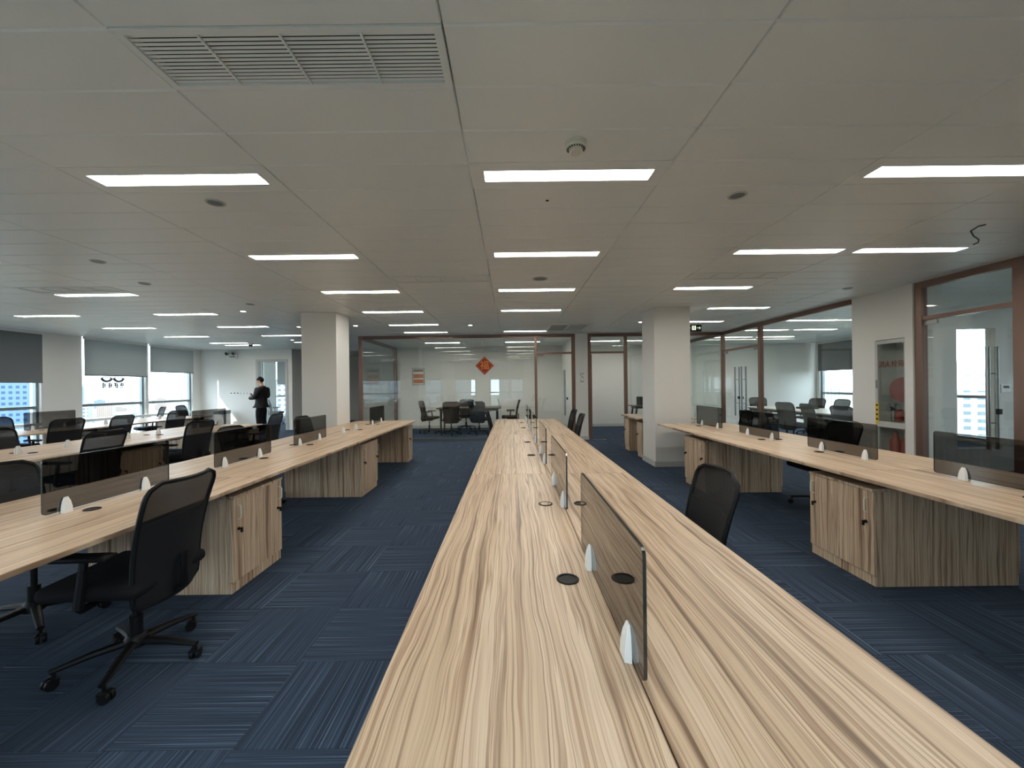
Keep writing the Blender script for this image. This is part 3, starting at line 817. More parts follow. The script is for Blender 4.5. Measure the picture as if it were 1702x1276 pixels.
def cabinet_proto(w_, doors):
    t = thing('storage_cabinet', 'x', 'cabinet')
    h = w_ / 2
    bxo('body', 'wood_side', t, .002, .4745, -h, h, .0, .648)
    bm = BM(); box(bm, .002, .507, -h, h, .649, .668); bev(bm, .0012, 1); obj('top_board', bm, 'wood_side', t)
    bxo('plinth', 'wood_side', t, .475, .488, -h + .001, h - .001, 0.0, .0695)
    bm = BM()
    for yy in (-h + .05, h - .05): box(bm, .03, .40, yy - .02, yy + .02, .668, .7245)
    obj('spacer', bm, 'black_plastic', t)
    for k in range(doors):
        a, b = (-h, h) if doors == 1 else ((-h, 0) if k == 0 else (0, h))
        bm = BM(); box(bm, .475, .499, a + .0015, b - .0015, .076, .646); bev(bm, .001, 1)
        d = obj('door', bm, 'wood_side', t)
        yh = (a + .045) if (k == 0) else (b - .045)
        bm = BM(); tube(bm, [(.498, yh, .60), (.518, yh, .598), (.526, yh, .585), (.526, yh, .515), (.518, yh, .502), (.498, yh, .50)], .0055, 8)
        obj('handle', bm, 'cream_plastic', d, True)
        bm = BM(); lathe(bm, [(.011, 0), (.011, .008), (.006, .010), (.006, .024)], 12, (.498, yh + (.012 if k == 0 else -.012), .43), RX); box(bm, .516, .528, yh + (.008 if k == 0 else -.016), yh + (.018 if k == 0 else -.006), .405, .438)
        obj('lock', bm, 'black_plastic', d)
    return t
cab2, cab1 = cabinet_proto(0.585, 2), cabinet_proto(0.30, 1)

bm = BM(); prism(bm, rrect(.765, .29, .018, 4, -.3825, .0), -.004, .004, lambda u, v, h: (h, u, v + .012))
glass_me = mesh_from(bm, 'glass_panel'); glass_me.materials.append(M['smoked']); glass_me.materials.append(M['glass_edge'])
for p in glass_me.polygons:
    if abs(p.normal.x) < .5: p.material_index = 1
bm = BM()
for s in (-1, 1):
    q = [(.0045, .026), (.021, .026), (.0095, .014)]
    vs_ = []
    for zz, xo, yw in ((0, .021, .026), (.03, .020, .025), (.06, .015, .020), (.082, .0085, .011)):
        vs_.append([bm.verts.new((s * .0045, -yw, zz)), bm.verts.new((s * xo, -yw * .8, zz)), bm.verts.new((s * xo, yw * .8, zz)), bm.verts.new((s * .0045, yw, zz))])
    for a, b in zip(vs_, vs_[1:]):
        for k in range(4): bm.faces.new((a[k], a[(k + 1) % 4], b[(k + 1) % 4], b[k]))
    bm.faces.new(vs_[0]); bm.faces.new(vs_[-1])
clip_me = mesh_from(bm, 'clip', True); clip_me.materials.append(M['white_plastic'])

def partition(row, u, lab, glass=True):
    cx, y0 = ROWX[row], PH.get(row, U0) + U * u
    if glass:
        t = thing('desk_screen', lab, 'desk screen', (cx, y0 + .285 + .3825, .7505), 0, 'smoked glass screens of the ' + ROWN[row])
        link('glass_panel', glass_me, t)
        for yy in (-.275, .195): link('clip', clip_me, t, (0, yy, 0))
    else:
        for yy in (-.275, .195):
            o = link('screen_clip', clip_me, None, (cx, y0 + .285 + .3825 + yy, .7505))
            tag(o, 'white plastic clip without glass standing on the ' + ROWN[row], 'clip', 'empty clips on the ' + ROWN[row])

def build_row(row, u0, u1, glass_units, clip_units):
    tops = []
    y = u0
    while y < u1: 
        tops.append((y, min(y + 2, u1))); y += 2
    for side in (-1, 1):
        for k, (a, b) in enumerate(tops): worktop(row, side, PH.get(row, U0) + U * a, PH.get(row, U0) + U * b, k, len(tops))
        seams = [a for a, b in tops][1:]
        for s in seams:
            place(cab2, (ROWX[row], PH.get(row, U0) + U * s + .065, 0), 0 if side == 1 else PI,
                  'two door cabinet under %s, %s, %s the back wall' % (ROWN[row], SIDE[side], ORD[len(seams) - 1 - seams.index(s)]), 'cabinets under the ' + ROWN[row])
        ends = [('near', PH.get(row, U0) + U * u0 + .151)] if u0 == 0 else []
        if not (row == 'R'): ends.append(('far', PH.get(row, U0) + U * u1 - .151))
        for nm, yy in ends:
            place(cab1, (ROWX[row], yy, 0), 0 if side == 1 else PI,
                  'narrow cabinet under the %s end of the %s, %s' % ('rear' if nm == 'near' else 'far', ROWN[row], SIDE[side]), 'end cabinets under the ' + ROWN[row])
    n = len(glass_units)
    for k, u in enumerate(glass_units):
        partition(row, u, 'smoked glass desk screen on the %s, %s the back wall' % (ROWN[row], ORD[n - 1 - k]))
    for u in clip_units: partition(row, u, '', False)

build_row('C', 0, 6, [0, 1, 2, 3, 4, 5], [])
build_row('L', 0, 6, [1, 2, 3, 5], [4])
build_row('R', 0, 5, [1, 2, 3, 4], [])
build_row('LL', 2, 6, [5], [3, 4])
build_row('W', 4, 8, [5], [6, 7])
# bracket carrying the free end of the office side bench
tag(bxo('wall_bracket', 'table_leg', None, 2.5, 3.42, 6.50, 6.56, .69, .724), 'dark steel bracket under the bench end beside the white column', 'bracket')
# bench piece continuing behind the white column
ROWX['R2'] = 2.965; ROWN['R2'] = 'short bench behind the white column'
worktop('R2', -1, 7.575, 8.775, 0, 1)
worktop('R2', 1, 7.575, 8.775, 0, 1)
for s in (-1, 1):
    place(cab1, (2.965, 7.74, 0), 0 if s == 1 else PI, 'narrow cabinet under the short bench behind the white column, ' + SIDE[s], 'cabinets of the short bench')
    place(cab1, (2.965, 8.60, 0), 0 if s == 1 else PI, 'narrow cabinet at the far end of the short bench behind the column, ' + SIDE[s], 'cabinets of the short bench')

# ------------------------------------------------------------------ office chairs (local: facing +Y)
def back_pt(u, v):
    z = .355 + .60 * v
    r, wmax = .075, .205 + .03 * v
    t_ = (1 - v) * .60; b_ = v * .60; wv = wmax
    if t_ < r: wv -= r - math.sqrt(max(r * r - (r - t_) ** 2, 0))
    rb = .04
    if b_ < rb: wv -= rb - math.sqrt(max(rb * rb - (rb - b_) ** 2, 0))
    y = -.205 - .10 * v - .03 * math.sin(v * PI) * -1 + .045 * u * u
    return Vector((u * wv, y, z))

def back_sheet(v0, v1, th):
    bm = BM(); nu, nv = 10, 10
    g = [[[bm.verts.new(back_pt(-1 + 2 * i / nu, v0 + (v1 - v0) * j / nv) + Vector((0, d, 0))) for i in range(nu + 1)] for j in range(nv + 1)] for d in (-th, th)]
    for k in (0, 1):
        for j in range(nv):
            for i in range(nu): bm.faces.new((g[k][j][i], g[k][j][i + 1], g[k][j + 1][i + 1], g[k][j + 1][i]))
    per = [(0, i) for i in range(nu + 1)] + [(j, nu) for j in range(1, nv + 1)] + [(nv, i) for i in range(nu - 1, -1, -1)] + [(j, 0) for j in range(nv - 1, 0, -1)]
    for k in range(len(per)):
        (a, b), (c, d) = per[k], per[(k + 1) % len(per)]
        bm.faces.new((g[0][a][b], g[0][c][d], g[1][c][d], g[1][a][b]))
    return bm

def make_chair():
    t = thing('office_chair', 'x', 'chair')
    bm = BM(); box(bm, -.24, .24, -.20, .26, .425, .495); bev(bm, .032, 3)
    for v in bm.verts:
        if v.co.z > .47: v.co.z += .012 - .25 * (v.co.x ** 2) 
    obj('seat', bm, 'black_fabric', t, True)
    obj('mechanism', rbox(-.08, .08, -.14, .10, .375, .426, .01), 'black_plastic', t)
    bm = BM(); tube(bm, [(0, -.10, .395), (0, -.20, .37), (0, -.245, .40), (0, -.245, .56)], [.028, .028, .028, .02], 8, .6); obj('back_spine', bm, 'black_plastic', t, True)
    obj('back_mesh', back_sheet(.70, 1.0, .002), 'chair_mesh', t, True)
    obj('back_panel', back_sheet(0.0, .70, .006), 'chair_mesh2', t, True)
    bm = BM()
    path = [back_pt(1, k / 24) for k in range(25)] + [back_pt(1 - 2 * k / 10, 1) for k in range(1, 10)] + [back_pt(-1, 1 - k / 24) for k in range(25)] + [back_pt(-1 + 2 * k / 10, 0) for k in range(1, 10)]
    loop_tube(bm, path, .011, 6); obj('back_frame', bm, 'black_plastic', t, True)
    for s in (-1, 1):
        bm = BM(); tube(bm, [(s * .10, .02, .41), (s * .255, .02, .41), (s * .275, .015, .43), (s * .272, -.01, .64)], [.018, .018, .02, .016], 8); a = obj('armrest', bm, 'black_plastic', t, True)
        bm = BM(); box(bm, s * .272 - .037, s * .272 + .037, -.13, .12, .638, .664); bev(bm, .012, 2); obj('arm_pad', bm, 'black_plastic', a, True)
    bm = BM(); tube(bm, [(0, 0, .10), (0, 0, .24)], .029, 14); tube(bm, [(0, 0, .24), (0, 0, .38)], .016, 12); obj('gas_column', bm, 'black_plastic', t, True)
    bm = BM(); lathe(bm, [(.03, .085), (.05, .09), (.05, .13), (.035, .15)], 16); obj('base_hub', bm, 'black_plastic', t, True)
    bm = BM(); tube(bm, [(.03, 0, .115), (.16, 0, .105), (.30, 0, .082)], [.026, .022, .016], 8, .75); leg_me = mesh_from(bm, 'base_leg', True); leg_me.materials.append(M['black_plastic'])
    RY = Matrix.Rotation(PI / 2, 4, 'X')
    bm = BM()
    for yy in (-.022, .004): lathe(bm, [(.006, yy), (.024, yy), (.027, yy + .004), (.027, yy + .014), (.024, yy + .018), (.006, yy + .018)], 16, (.012, 0, .0275), RY)
    tube(bm, [(0, 0, .03), (0, 0, .082)], .008, 8); box(bm, -.012, .03, -.0235, .0235, .040, .050)
    cas_me = mesh_from(bm, 'caster', True); cas_me.materials.append(M['black_plastic'])
    for k in range(5):
        a = math.radians(54 + 72 * k)
        l = link('base_leg', leg_me, t, (0, 0, 0), a)
        link('caster', cas_me, l, (.288, 0, 0), 0.6 * k)
    return t
chair = make_chair()
FX, FmX, FY, FmY = -PI / 2, PI / 2, 0.0, PI     # facing +X, -X, +Y, -Y
G1 = 'black mesh office chairs at the benches'
CH = [
    (-1.95, 2.08, FmX + .05, 'black mesh office chair pulled out in the aisle beside the third bench from the windows'),
    (-2.88, 2.42, FX, 'black mesh office chair pushed under the third bench from the windows'),
    (-4.72, 4.45, FmX, 'black mesh office chair pushed up to the near part of the second bench'),
    (-4.62, 5.69, FmX - .06, 'black mesh office chair at the middle of the second bench, office side'),
    (-4.30, 6.94, FmX + .1, 'black mesh office chair at the far end of the second bench, before the standing person'),
    (-5.93, 4.78, FX, 'black mesh office chair on the window side of the second bench'),
    (-7.24, 6.38, FmX - .1, 'black mesh office chair in front of the smoked screen of the window bench'),
    (-7.05, 7.04, FmX + .1, 'black mesh office chair beside the smoked screen of the window bench'),
    (-7.20, 8.40, FmX, 'black mesh office chair at the middle of the window bench, away from the windows'),
    (-8.45, 6.78, FX, 'black mesh office chair between the window bench and the darkest blind'),
    (-8.85, 9.85, 2.5, 'black mesh office chair turned sideways before the goggle decal window'),
    (-8.70, 10.95, FX + .2, 'black mesh office chair before the window next to the far white wall'),
    (-3.02, 4.70, FX, 'black mesh chair on the window side of the third bench, behind a screen'),
    (-2.98, 6.22, FX, 'black mesh chair on the window side of the third bench, next to the column'),
    (-0.16, 7.08, FX, 'black mesh office chair at the far end of the centre bench, window side'),
    (0.80, 2.08, FmX - .06, 'black mesh office chair at the near part of the centre bench, toward the offices'),
    (0.80, 6.06, FmX - .06, 'black mesh office chair at the fifth place of the centre bench, toward the offices'),
    (0.86, 7.14, FmX, 'black mesh office chair at the last place of the centre bench, toward the offices'),
    (3.50, 6.42, FmX - .2, 'black mesh office chair at the office bench next to the double glass door'),
    (3.48, 4.50, FmX, 'black mesh office chair pushed under the office bench, beside the hydrant cabinet'),
]
for x, y, rz, lab in CH: place(chair, (x, y, 0), rz, lab, G1)
G2, G3, G4 = 'chairs around the meeting room table', 'chairs around the conference room table', 'chairs in other rooms'
for x, y, rz, lab in (
    (-2.45, 12.05, FX - .1, 'black mesh chair at the short end of the meeting table, nearest the framed print'),
    (-1.72, 11.55, FY + .15, 'black mesh chair with its back to the meeting room glass, below the notice side'),
    (-0.92, 11.60, FY - .2, 'black mesh chair with its back to the meeting room glass, below the red diamond'),
    (-1.45, 12.95, FmY, 'black mesh chair on the wall side of the meeting table'),
    (-0.02, 12.1, FmX, 'black mesh chair at the short end of the meeting table, nearest the glass door')): place(chair, (x, y, 0), rz, lab, G2)
for x, y, rz, lab in (
    (6.25, 7.35, FX + .1, 'black mesh chair at the conference table, first on the glass front side'),
    (6.28, 8.20, FX - .15, 'black mesh chair at the conference table, second on the glass front side'),
    (6.30, 8.98, FX + .2, 'black mesh chair at the conference table, third on the glass front side'),
    (6.30, 9.80, FX - .3, 'black mesh chair at the conference table, last on the glass front side'),
    (7.95, 9.95, FmX, 'black mesh chair on the window side of the conference table, middle place'),
    (7.95, 10.70, FmX + .2, 'black mesh chair on the window side of the conference table, far place'),
    (7.30, 11.75, FmY - .2, 'black mesh chair at the far head of the conference table')): place(chair, (x, y, 0), rz, lab, G3)
place(chair, (-9.05, 15.5, 0), FX + .4, 'black mesh chair in the room beyond the far doorway', G4)
place(chair, (4.25, 11.75, 0), FY + .2, 'black mesh chair under the small desk in the room with the open doorway', G4)

# ------------------------------------------------------------------ tables in the rooms
def table(name, label, x0, x1, y0, y1, top, splay=0.0):
    t = thing(name, label, 'table', ((x0 + x1) / 2, (y0 + y1) / 2, 0))
    hx, hy = (x1 - x0) / 2, (y1 - y0) / 2
    bm = BM(); box(bm, -hx, hx, -hy, hy, .722, .75); bev(bm, .003, 1); obj('tabletop', bm, top, t)
    bm = BM()
    for yy in (-hy + .08, hy - .08): box(bm, -hx + .1, hx - .1, yy - .02, yy + .02, .66, .721)
    for xx in (-hx + .1, hx - .1): box(bm, xx - .02, xx + .02, -hy + .08, hy - .08, .66, .721)
    obj('apron', bm, 'table_leg', t)
    for sx in (-1, 1):
        for sy in (-1, 1):
            bm = BM(); x, y = sx * (hx - .12), sy * (hy - .1)
            tube(bm, [(x, y, .66), (x + sx * splay, y, 0)], .028, 10); obj('leg', bm, 'table_leg', t, True)
    return t
table('meeting_table', 'dark meeting table behind the glass with the red diamond', -2.20, -0.30, 11.80, 12.65, 'table_dark')
table('conference_table', 'long pale conference table behind the double glass door', 6.45, 7.65, 7.55, 11.1, 'table_light')
table('small_desk', 'small grey desk with splayed legs in the room with the open doorway', 3.66, 5.2, 12.0, 12.6, 'table_dark', .1)
t = thing('equipment_box', 'black office machine standing on the small desk with splayed legs', 'machine', (4.15, 12.3, .751))
obj('case', rbox(-.26, .3, -.2, .2, 0, .26, .02), 'black_plastic', t); obj('paper_tray', rbox(-.02, .26, -.1, .19, .262, .36, .01), 'black_plastic', t)
o = tag(obj('laptop_case', rbox(7.0, 7.35, 9.6, 9.9, .751, .80, .008), 'black_plastic'), 'flat black case lying on the conference table', 'case')

# ------------------------------------------------------------------ things on walls and glass
t = thing('paper_diamond', 'red paper diamond with a gold good fortune character on the meeting room glass', 'decoration', (-0.665, Y0 - .008, 1.912))
bm = BM(); h = .235; prism(bm, [(0, -h), (h, 0), (0, h), (-h, 0)], 0, .0012, lambda u, v, d: (u, -d, v)); obj('sheet', bm, 'red', t)
bm = BM(); loop = [(0, -h), (h, 0), (0, h), (-h, 0)]
for a, b in zip(loop, loop[1:] + loop[:1]):
    k0, k1 = .80, .84
    for kk in (.82,): tube(bm, [(a[0] * kk, -.0015, a[1] * kk), (b[0] * kk, -.0015, b[1] * kk)], .003, 4)
obj('border', bm, 'gold', t)
text_mesh('福', 0.24, 'gold', 'lettering', t, Matrix.Translation((0, -.002, 0)) @ Matrix.Rotation(PI / 2, 4, 'X'), .0008, .0)

t = thing('framed_print', 'framed print of brown bands on the meeting room back wall', 'picture', (-3.08, YB - .001, 1.73))
bm = BM(); 
for a in ((-.20, .20, -.28, -.265), (-.20, .20, .265, .28), (-.20, -.185, -.265, .265), (.185, .20, -.265, .265)): box(bm, a[0], a[1], -.02, 0, a[2], a[3])
obj('frame', bm, 'olive', t)
bxo('sheet', 'paper', t, -.185, .185, -.008, 0, -.265, .265)
for z0, z1, mt in ((.16, .24, 'olive'), (-.05, .08, 'orange'), (-.22, -.10, 'orange')): bxo('band', mt, t, -.165, .165, -.010, -.008, z0, z1)

t = thing('wall_notice', 'white paper notice with small print on the white pier', 'notice', (1.815, Y0 - .0605, 1.565))
bxo('sheet', 'paper', t, -.065, .065, -.001, 0, -.15, .15)
bm = BM()
for k in range(9):
    x = -.05
    while x < .045:
        w_ = random.uniform(.008, .022)
        if random.random() < .8: box(bm, x, min(x + w_, .055), -.0018, -.001, .115 - k * .028, .128 - k * .028)
        x += w_ + .007
obj('print', bm, 'ink', t)

t = thing('exit_sign', 'black exit sign with a pale running figure hanging beside the white column', 'exit sign', (3.80, 8.40, 2.48))
bm = BM(); box(bm, -.19, .19, -.012, .012, 0, .15); bev(bm, .004, 1); obj('case', bm, 'sign_black', t)
for x in (-.12, .12): bxo('hanger', 'steel', t, x - .004, x + .004, -.004, .004, .15, CEIL - 2.48)
bxo('figure_panel', 'exit_face', t, -.01, .07, -.0135, -.012, .03, .12)
bm = BM(); lathe(bm, [(.0, 0), (.011, 0), (.011, .001), (.0, .001)], 12, (.033, -.0136, .104), Matrix.Rotation(PI / 2, 4, 'X'))
tube(bm, [(.034, -.0142, .092), (.030, -.0142, .068), (.042, -.0142, .052), (.036, -.0142, .036)], .004, 5); tube(bm, [(.030, -.0142, .068), (.018, -.0142, .055), (.008, -.0142, .048)], .004, 5); tube(bm, [(.014, -.0142, .082), (.034, -.0142, .088), (.050, -.0142, .076)], .0035, 5)
obj('running_figure', bm, 'sign_black', t)
bm = BM(); tube(bm, [(.09, -.0135, .075), (.165, -.0135, .075)], .005, 5); tube(bm, [(.14, -.0135, .10), (.166, -.0135, .075), (.14, -.0135, .05)], .005, 5); tube(bm, [(-.16, -.0135, .075), (-.04, -.0135, .075)], .005, 5); obj('arrow', bm, 'exit_face', t)

# emergency twin lamp, sockets on the far wall
t = thing('emergency_lamp', 'twin headed emergency lamp high on the far white wall', 'lamp', (-9.27, YB, 2.50))
obj('case', rbox(-.18, .18, -.07, 0, -.10, .08, .008), 'white_plastic', t)
for s in (-1, 1):
    bm = BM(); lathe(bm, [(.03, 0), (.065, .03), (.07, .09), (.055, .10), (.05, .08)], 16, (s * .11, -.06, .08), Matrix.Rotation(PI / 2 + .3, 4, 'X')); h_ = obj('lamp_head', bm, 'vent', t, True)
    bm = BM(); lathe(bm, [(0, .09), (.048, .09), (.048, .093), (0, .093)], 16, (s * .11, -.06, .08), Matrix.Rotation(PI / 2 + .3, 4, 'X')); obj('lens', bm, 'ink', h_)
bxo('label_strip', 'ink', t, -.06, .12, -.072, -.07, -.06, -.03)
for k, x in enumerate((-9.33, -9.22, -9.11, -9.0, -8.90, -8.80)):
    t = thing('wall_socket' if k < 3 else 'wall_switch', 'square white power socket with dark slots on the far wall' if k < 3 else 'square white switch plate beside the power sockets on the far wall', 'socket' if k < 3 else 'switch', (x, YB, 1.24), 0, 'sockets on the far wall' if k < 3 else 'switches on the far wall')
    obj('plate', rbox(-.045, .045, -.01, 0, -.045, .045, .004), 'white_plastic', t)
    if k < 3: bxo('slots', 'ink', t, -.028, .028, -.012, -.010, -.008, .022)
    else: bxo('rocker', 'base_white', t, -.02, .02, -.014, -.010, -.03, .03)
t = thing('waste_bin', 'white standing bin with a grey lid against the far wall', 'bin', (-9.40, 13.1, 0))
obj('body', rbox(-.17, .17, -.16, .16, 0, .58, .015), 'white_plastic', t); obj('lid', rbox(-.175, .175, -.165, .165, .582, .70, .02), 'alu_dark', t)

# ------------------------------------------------------------------ ceiling fittings
t = thing('smoke_detector', 'round cream smoke detector in the ceiling above the centre bench', 'smoke detector', (.363, 2.155, CEIL))
bm = BM(); lathe(bm, [(.058, .0), (.058, -.028), (.052, -.034), (.03, -.036)], 28); obj('base', bm, 'cream_plastic', t, True)
bm = BM(); lathe(bm, [(.034, -.034), (.036, -.05), (.030, -.056), (.0, -.057)], 24); obj('sensor_cap', bm, 'cream_plastic', t, True)
bm = BM()
for k in range(20):
    a = 2 * PI * k / 20; box(bm, -.0028, .0028, .037, .050, -.0375, -.0345, Matrix.Rotation(a, 4, 'Z'))
obj('slots', bm, 'ink', t)
t = thing('ceiling_sensor', 'tiny ceiling fitting with a black hole beside the smoke detector panel', 'sensor', (.27, 2.82, CEIL))
bm = BM(); lathe(bm, [(.028, 0), (.028, -.002), (.016, -.003)], 16); obj('plate', bm, 'ceiling', t); bm = BM(); lathe(bm, [(.011, -.002), (.011, -.006), (.0, -.006)], 12); obj('lens', bm, 'ink', t)
def disc(name, x, y, r, label, cat, grp, lit=False):
    t = thing(name, label, cat, (x, y, CEIL), 0, grp)
    bm = BM(); lathe(bm, [(r, 0), (r, -.004), (r * .9, -.008), (r * .78, -.006), (r * .74, .0)], 24); obj('ring', bm, 'vent', t, True)
    bm = BM(); lathe(bm, [(0, -.003), (r * .75, -.003), (r * .75, -.0005), (0, -.0005)], 20); obj('lens' if lit else 'grille', bm, 'downlight' if lit else 'alu_dark', t)
for x, y, lab in ((-2.04, 2.80, 'round grey unlit ceiling fitting beside the strip light of the third bench'), (1.58, 2.78, 'round grey unlit ceiling fitting between centre bench and office bench'),
                  (-4.14, 4.05, 'round dark unlit ceiling fitting before the second bench'), (-4.46, 4.92, 'round dark unlit ceiling fitting with pale ring above the second bench'),
                  (4.7, 5.6, 'round pale unlit ceiling fitting before the conference room glass'), (-4.0, 6.2, 'round pale unlit ceiling fitting before the white column')):
    disc('ceiling_fitting', x, y, .062, lab, 'ceiling fitting', 'unlit round ceiling fittings')
disc('ceiling_speaker', .37, 4.90, .095, 'flat round speaker in the ceiling above the centre bench', 'speaker', None)
for x, y, lab in ((-4.48, 6.76, 'small round lit downlight over the far end of the second bench'), (-4.5, 8.57, 'small round lit downlight on the window side of the white column'),
                  (-3.26, 8.49, 'small round lit downlight just behind the white column of the third bench'), (-.85, 8.60, 'small round lit downlight before the red diamond'),
                  (2.74, 8.45, 'small round lit downlight behind the column of the office bench'), (-5.9, 10.9, 'small round lit downlight before the passage')):
    disc('downlight', x, y, .055, lab, 'downlight', 'lit downlights', True)
t = thing('dome_camera', 'small dark dome camera hanging from the ceiling before the far wall', 'camera', (-7.55, 11.7, CEIL))
bm = BM(); lathe(bm, [(.06, 0), (.06, -.03), (.05, -.035)], 20); obj('base', bm, 'white_plastic', t, True)
bm = BM(); lathe(bm, [(.055, -.03), (.05, -.06), (.03, -.085), (.0, -.09)], 20); obj('dome', bm, 'ink', t, True)
bm = BM(); tube(bm, [(3.97, 3.35, CEIL - .003), (3.94, 3.38, CEIL - .006), (3.98, 3.47, CEIL - .012), (4.12, 3.57, CEIL - .02), (4.27, 3.66, CEIL - .02), (4.38, 3.76, CEIL - .012), (4.43, 3.84, CEIL - .004)], .005, 6)
tag(obj('loose_cable', bm, 'black_plastic', None, True), 'thin dark loose cable trailing from a ceiling strip light', 'cable')

# ------------------------------------------------------------------ the standing person
def skin_mesh(nodes, edges, name, sub=2):
    me = bpy.data.meshes.new(name); me.from_pydata([n[0] for n in nodes], edges, [])
    o = bpy.data.objects.new(name, me); COL.objects.link(o)
    md = o.modifiers.new('s', 'SKIN'); md.use_smooth_shade = True
    for k, n in enumerate(nodes):
        r = n[1] if isinstance(n[1], tuple) else (n[1], n[1])
        me.skin_vertices[0].data[k].radius = r
    me.skin_vertices[0].data[0].use_root = True
    o.modifiers.new('u', 'SUBSURF').levels = sub
    dg = bpy.context.evaluated_depsgraph_get()
    out = bpy.data.meshes.new_from_object(o.evaluated_get(dg))
    bpy.data.objects.remove(o); bpy.data.meshes.remove(me)
    out.polygons.foreach_set('use_smooth', [True] * len(out.polygons))
    return out

pr = thing('person', 'person in a black jacket and black trousers standing and looking down at a phone', 'person', (-7.72, 12.45, 0), math.radians(84))
nd = [((0, 0, .95), (.12, .09)), ((0, .0, 1.12), (.135, .10)), ((0, -.015, 1.30), (.155, .105)), ((0, -.03, 1.42), (.09, .075)), ((0, -.015, 1.49), (.055, .055)), ((0, .02, 1.545), (.062, .066)), ((0, .045, 1.61), (.078, .092)), ((0, .04, 1.68), (.065, .078))]
ed = [(k, k + 1) for k in range(7)]
for s in (-1, 1):
    b = len(nd)
    nd += [((s * .17, -.03, 1.37), .062), ((s * .235, -.01, 1.12), .044), ((s * .16, .20, 1.10), .034), ((s * .085, .285, 1.15), (.036, .022))]
    ed += [(2, b), (b, b + 1), (b + 1, b + 2), (b + 2, b + 3)]
    b = len(nd)
    nd += [((s * .08, 0, .86), .062), ((s * .10, .0, .50), .05), ((s * .10, -.02, .10), .038), ((s * .105, .10, .045), .036)]
    ed += [(0, b), (b, b + 1), (b + 1, b + 2), (b + 2, b + 3)]
bme = skin_mesh(nd, ed, 'body')
bm = BM(); bm.from_mesh(bme)
for s in (-1, 1):                                           # fingers close round the phone, thumb on its face
    for k, (fz, ln) in enumerate(((1.178, .060), (1.163, .068), (1.147, .064), (1.132, .052))):
        p0 = Vector((s * .085, .30, fz)); tube(bm, [p0, p0 + Vector((-s * ln * .5, .03, .004)), p0 + Vector((-s * ln * .95, .022, .008)), p0 + Vector((-s * ln * 1.15, .006, .010))], [.0095, .009, .0085, .006], 6)
    tube(bm, [(s * .09, .27, 1.168), (s * .065, .272, 1.19), (s * .035, .285, 1.20)], [.012, .010, .007], 6)
tube(bm, [(0, .115, 1.625), (0, .142, 1.588), (0, .122, 1.575)], [.010, .016, .012], 8)                     # nose
for s in (-1, 1): tube(bm, [(s * .076, .035, 1.635), (s * .088, .028, 1.615), (s * .078, .038, 1.59)], [.008, .014, .008], 6)   # ears
tube(bm, [(-.024, .112, 1.555), (0, .12, 1.553), (.024, .112, 1.555)], [.004, .007, .004], 6)                # mouth
bm.to_mesh(bme); bm.free(); bme.materials.append(M['skin'])
bme.polygons.foreach_set('use_smooth', [True] * len(bme.polygons))
link('body', bme, pr)
bm = BM()
for s in (-1, 1): lathe(bm, [(.0, -.009), (.009, -.004), (.009, .004), (.0, .009)], 10, (s * .03, .118, 1.622))
obj('eyes', bm, 'ink', pr, True)
bm = BM(); bmesh.ops.create_icosphere(bm, subdivisions=3, radius=1.0)
for v in list(bm.verts):
    c = v.co
    if c.z < -.15 and c.y > -.25 or c.z < -.75: bm.verts.remove(v)
for v in bm.verts:
    c = v.co; c.x *= .088; c.y = c.y * .108 + .028; c.z = c.z * .10 + 1.655 + (.012 * math.sin(c.x * 180 + c.y * 120))
bmesh.ops.solidify(bm, geom=list(bm.faces), thickness=.008)
obj('hair', bm, 'hair', pr, True)
jn = [((0, .0, .96), (.175, .135)), ((0, 0, .87), (.150, .12)), ((0, .0, 1.14), (.175, .14)), ((0, -.025, 1.31), (.19, .14)), ((0, -.035, 1.42), (.11, .095)), ((0, -.02, 1.485), (.078, .078))]
je = [(0, 1), (0, 2), (2, 3), (3, 4), (4, 5)]
for s in (-1, 1):
    b = len(jn); jn += [((s * .18, -.03, 1.365), .085), ((s * .25, -.015, 1.12), .068), ((s * .175, .18, 1.095), .052), ((s * .15, .215, 1.11), .048)]
    je += [(3, b), (b, b + 1), (b + 1, b + 2), (b + 2, b + 3)]
me = skin_mesh(jn, je, 'jacket'); me.transform(Matrix.Diagonal((1.10, 1.16, 1.0, 1.0))); me.materials.append(M['jacket']); jk = link('jacket', me, pr)
tn = [((0, 0, .93), (.15, .13)), ((0, 0, .86), (.15, .135))]; te = [(0, 1)]
for s in (-1, 1):
    b = len(tn); tn += [((s * .09, 0, .78), .115), ((s * .102, .015, .50), .085), ((s * .104, -.015, .14), .07), ((s * .104, -.015, .07), .07)]
    te += [(1, b), (b, b + 1), (b + 1, b + 2), (b + 2, b + 3)]
me = skin_mesh(tn, te, 'trousers'); me.materials.append(M['trousers']); link('trousers', me, pr)
for s in (-1, 1):
    bm = BM(); box(bm, s * .105 - .048, s * .105 + .048, -.10, .18, 0, .085); bev(bm, .03, 3)
    for v in bm.verts:
        if v.co.y > .05 and v.co.z > .04: v.co.z -= .03
    obj('shoe', bm, 'shoe', pr, True)
ph = thing('phone', 'dark phone held in both hands by the standing person', 'phone', pr.location, pr.rotation_euler.z)
bm = BM(); box(bm, -.038, .038, -.004, .004, -.08, .08); bev(bm, .003, 1); me_o = obj('case', bm, 'ink', ph)
me_o.location = (0, .305, 1.185); me_o.rotation_euler = (-.7, 0, 0)

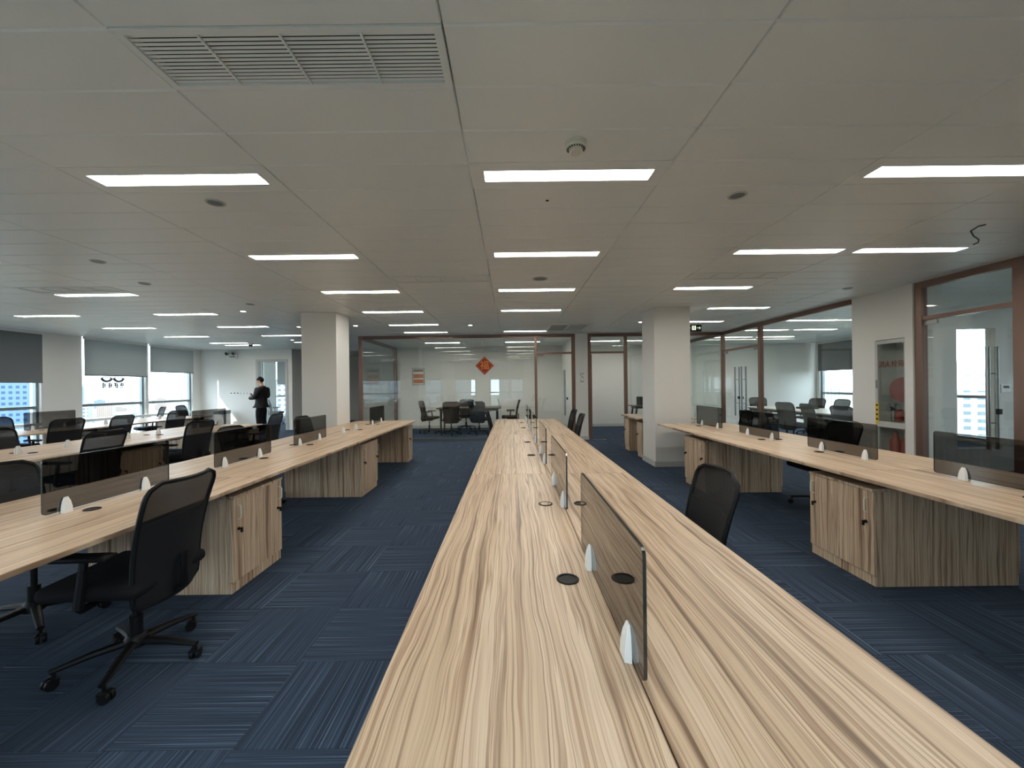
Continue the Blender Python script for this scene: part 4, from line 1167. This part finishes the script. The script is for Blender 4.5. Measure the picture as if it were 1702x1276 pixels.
# ------------------------------------------------------------------ the city below
bm = BM(); box(bm, -2600, 2600, -2600, 2600, -62, -60); struct('ground', 'hazy city ground far below the windows', bm, 'ground')
def building(x, y, w_, d_, h_, mat, label, group, roof=False):
    o = obj('city_building', (lambda b: (box(b, -w_ / 2, w_ / 2, -d_ / 2, d_ / 2, 0, h_), b)[1])(BM()), mat, None, False, (x, y, -60), random.uniform(0, PI))
    tag(o, label, 'building', group)
    if roof:
        bm = BM(); prism(bm, [(-d_ / 2 - .6, h_), (d_ / 2 + .6, h_), (0, h_ + d_ * .32)], -w_ / 2 - .6, w_ / 2 + .6, lambda u, v, e: (e, u, v)); obj('roof', bm, 'roof_red', o)
    else:
        bm = BM(); box(bm, -w_ * .2, w_ * .25, -d_ * .2, d_ * .2, h_, h_ + 3.5); obj('roof_house', bm, mat, o)
    return o
building(-330, 265, 17, 17, 120, 'fac2', 'blue glass office tower outside the window with the darkest blind', None)
building(-560, 520, 44, 20, 66, 'fac1', 'grey slab block beside the blue glass tower outside', None)
rnd = random.Random(3)
spots = []
def city(a0, a1, sgn, rings, lo, hi, g):
    for d in rings:
        n = max(3, int((a1 - a0) * d / 78))
        for k in range(n):
            if rnd.random() < .12: continue
            a = a0 + (a1 - a0) * (k + .5 + rnd.uniform(-.12, .12)) / n
            x, y = sgn * d * math.cos(a), 10 + d * math.sin(a)
            if sgn < 0 and (math.hypot(x + 330, y - 265) < 70 or math.hypot(x + 560, y - 520) < 80): continue
            if any(math.hypot(x - a_, y - b_) < 44 for a_, b_ in spots): continue
            spots.append((x, y))
            low = rnd.random() < .84
            building(x, y, rnd.uniform(22, 36), rnd.uniform(12, 20), rnd.uniform(*lo) if low else rnd.uniform(*hi), rnd.choice(['fac0', 'fac1', 'fac0', 'fac3']),
                     ('low pale city block below ' if low else 'tall pale city block on the skyline outside ') + g, ('low' if low else 'tall') + ' city blocks outside ' + g, low and rnd.random() < .35)
city(.62, 1.08, -1, (300, 370, 450, 540, 640, 760, 900, 1080, 1300, 1560, 1900), (10, 30), (46, 72), 'the window wall')
city(.66, .94, 1, (260, 340, 430, 540, 700, 900, 1200), (10, 32), (48, 66), 'the conference room')
for k, x in enumerate((-190, -135, -84, -38, 12, 60)):
    building(x, -170 - 25 * (k % 3), 34, 18, 80 + 9 * (k % 3), ('fac0', 'fac1')[k % 2], 'apartment tower outside the rear windows', 'towers behind the rear windows')
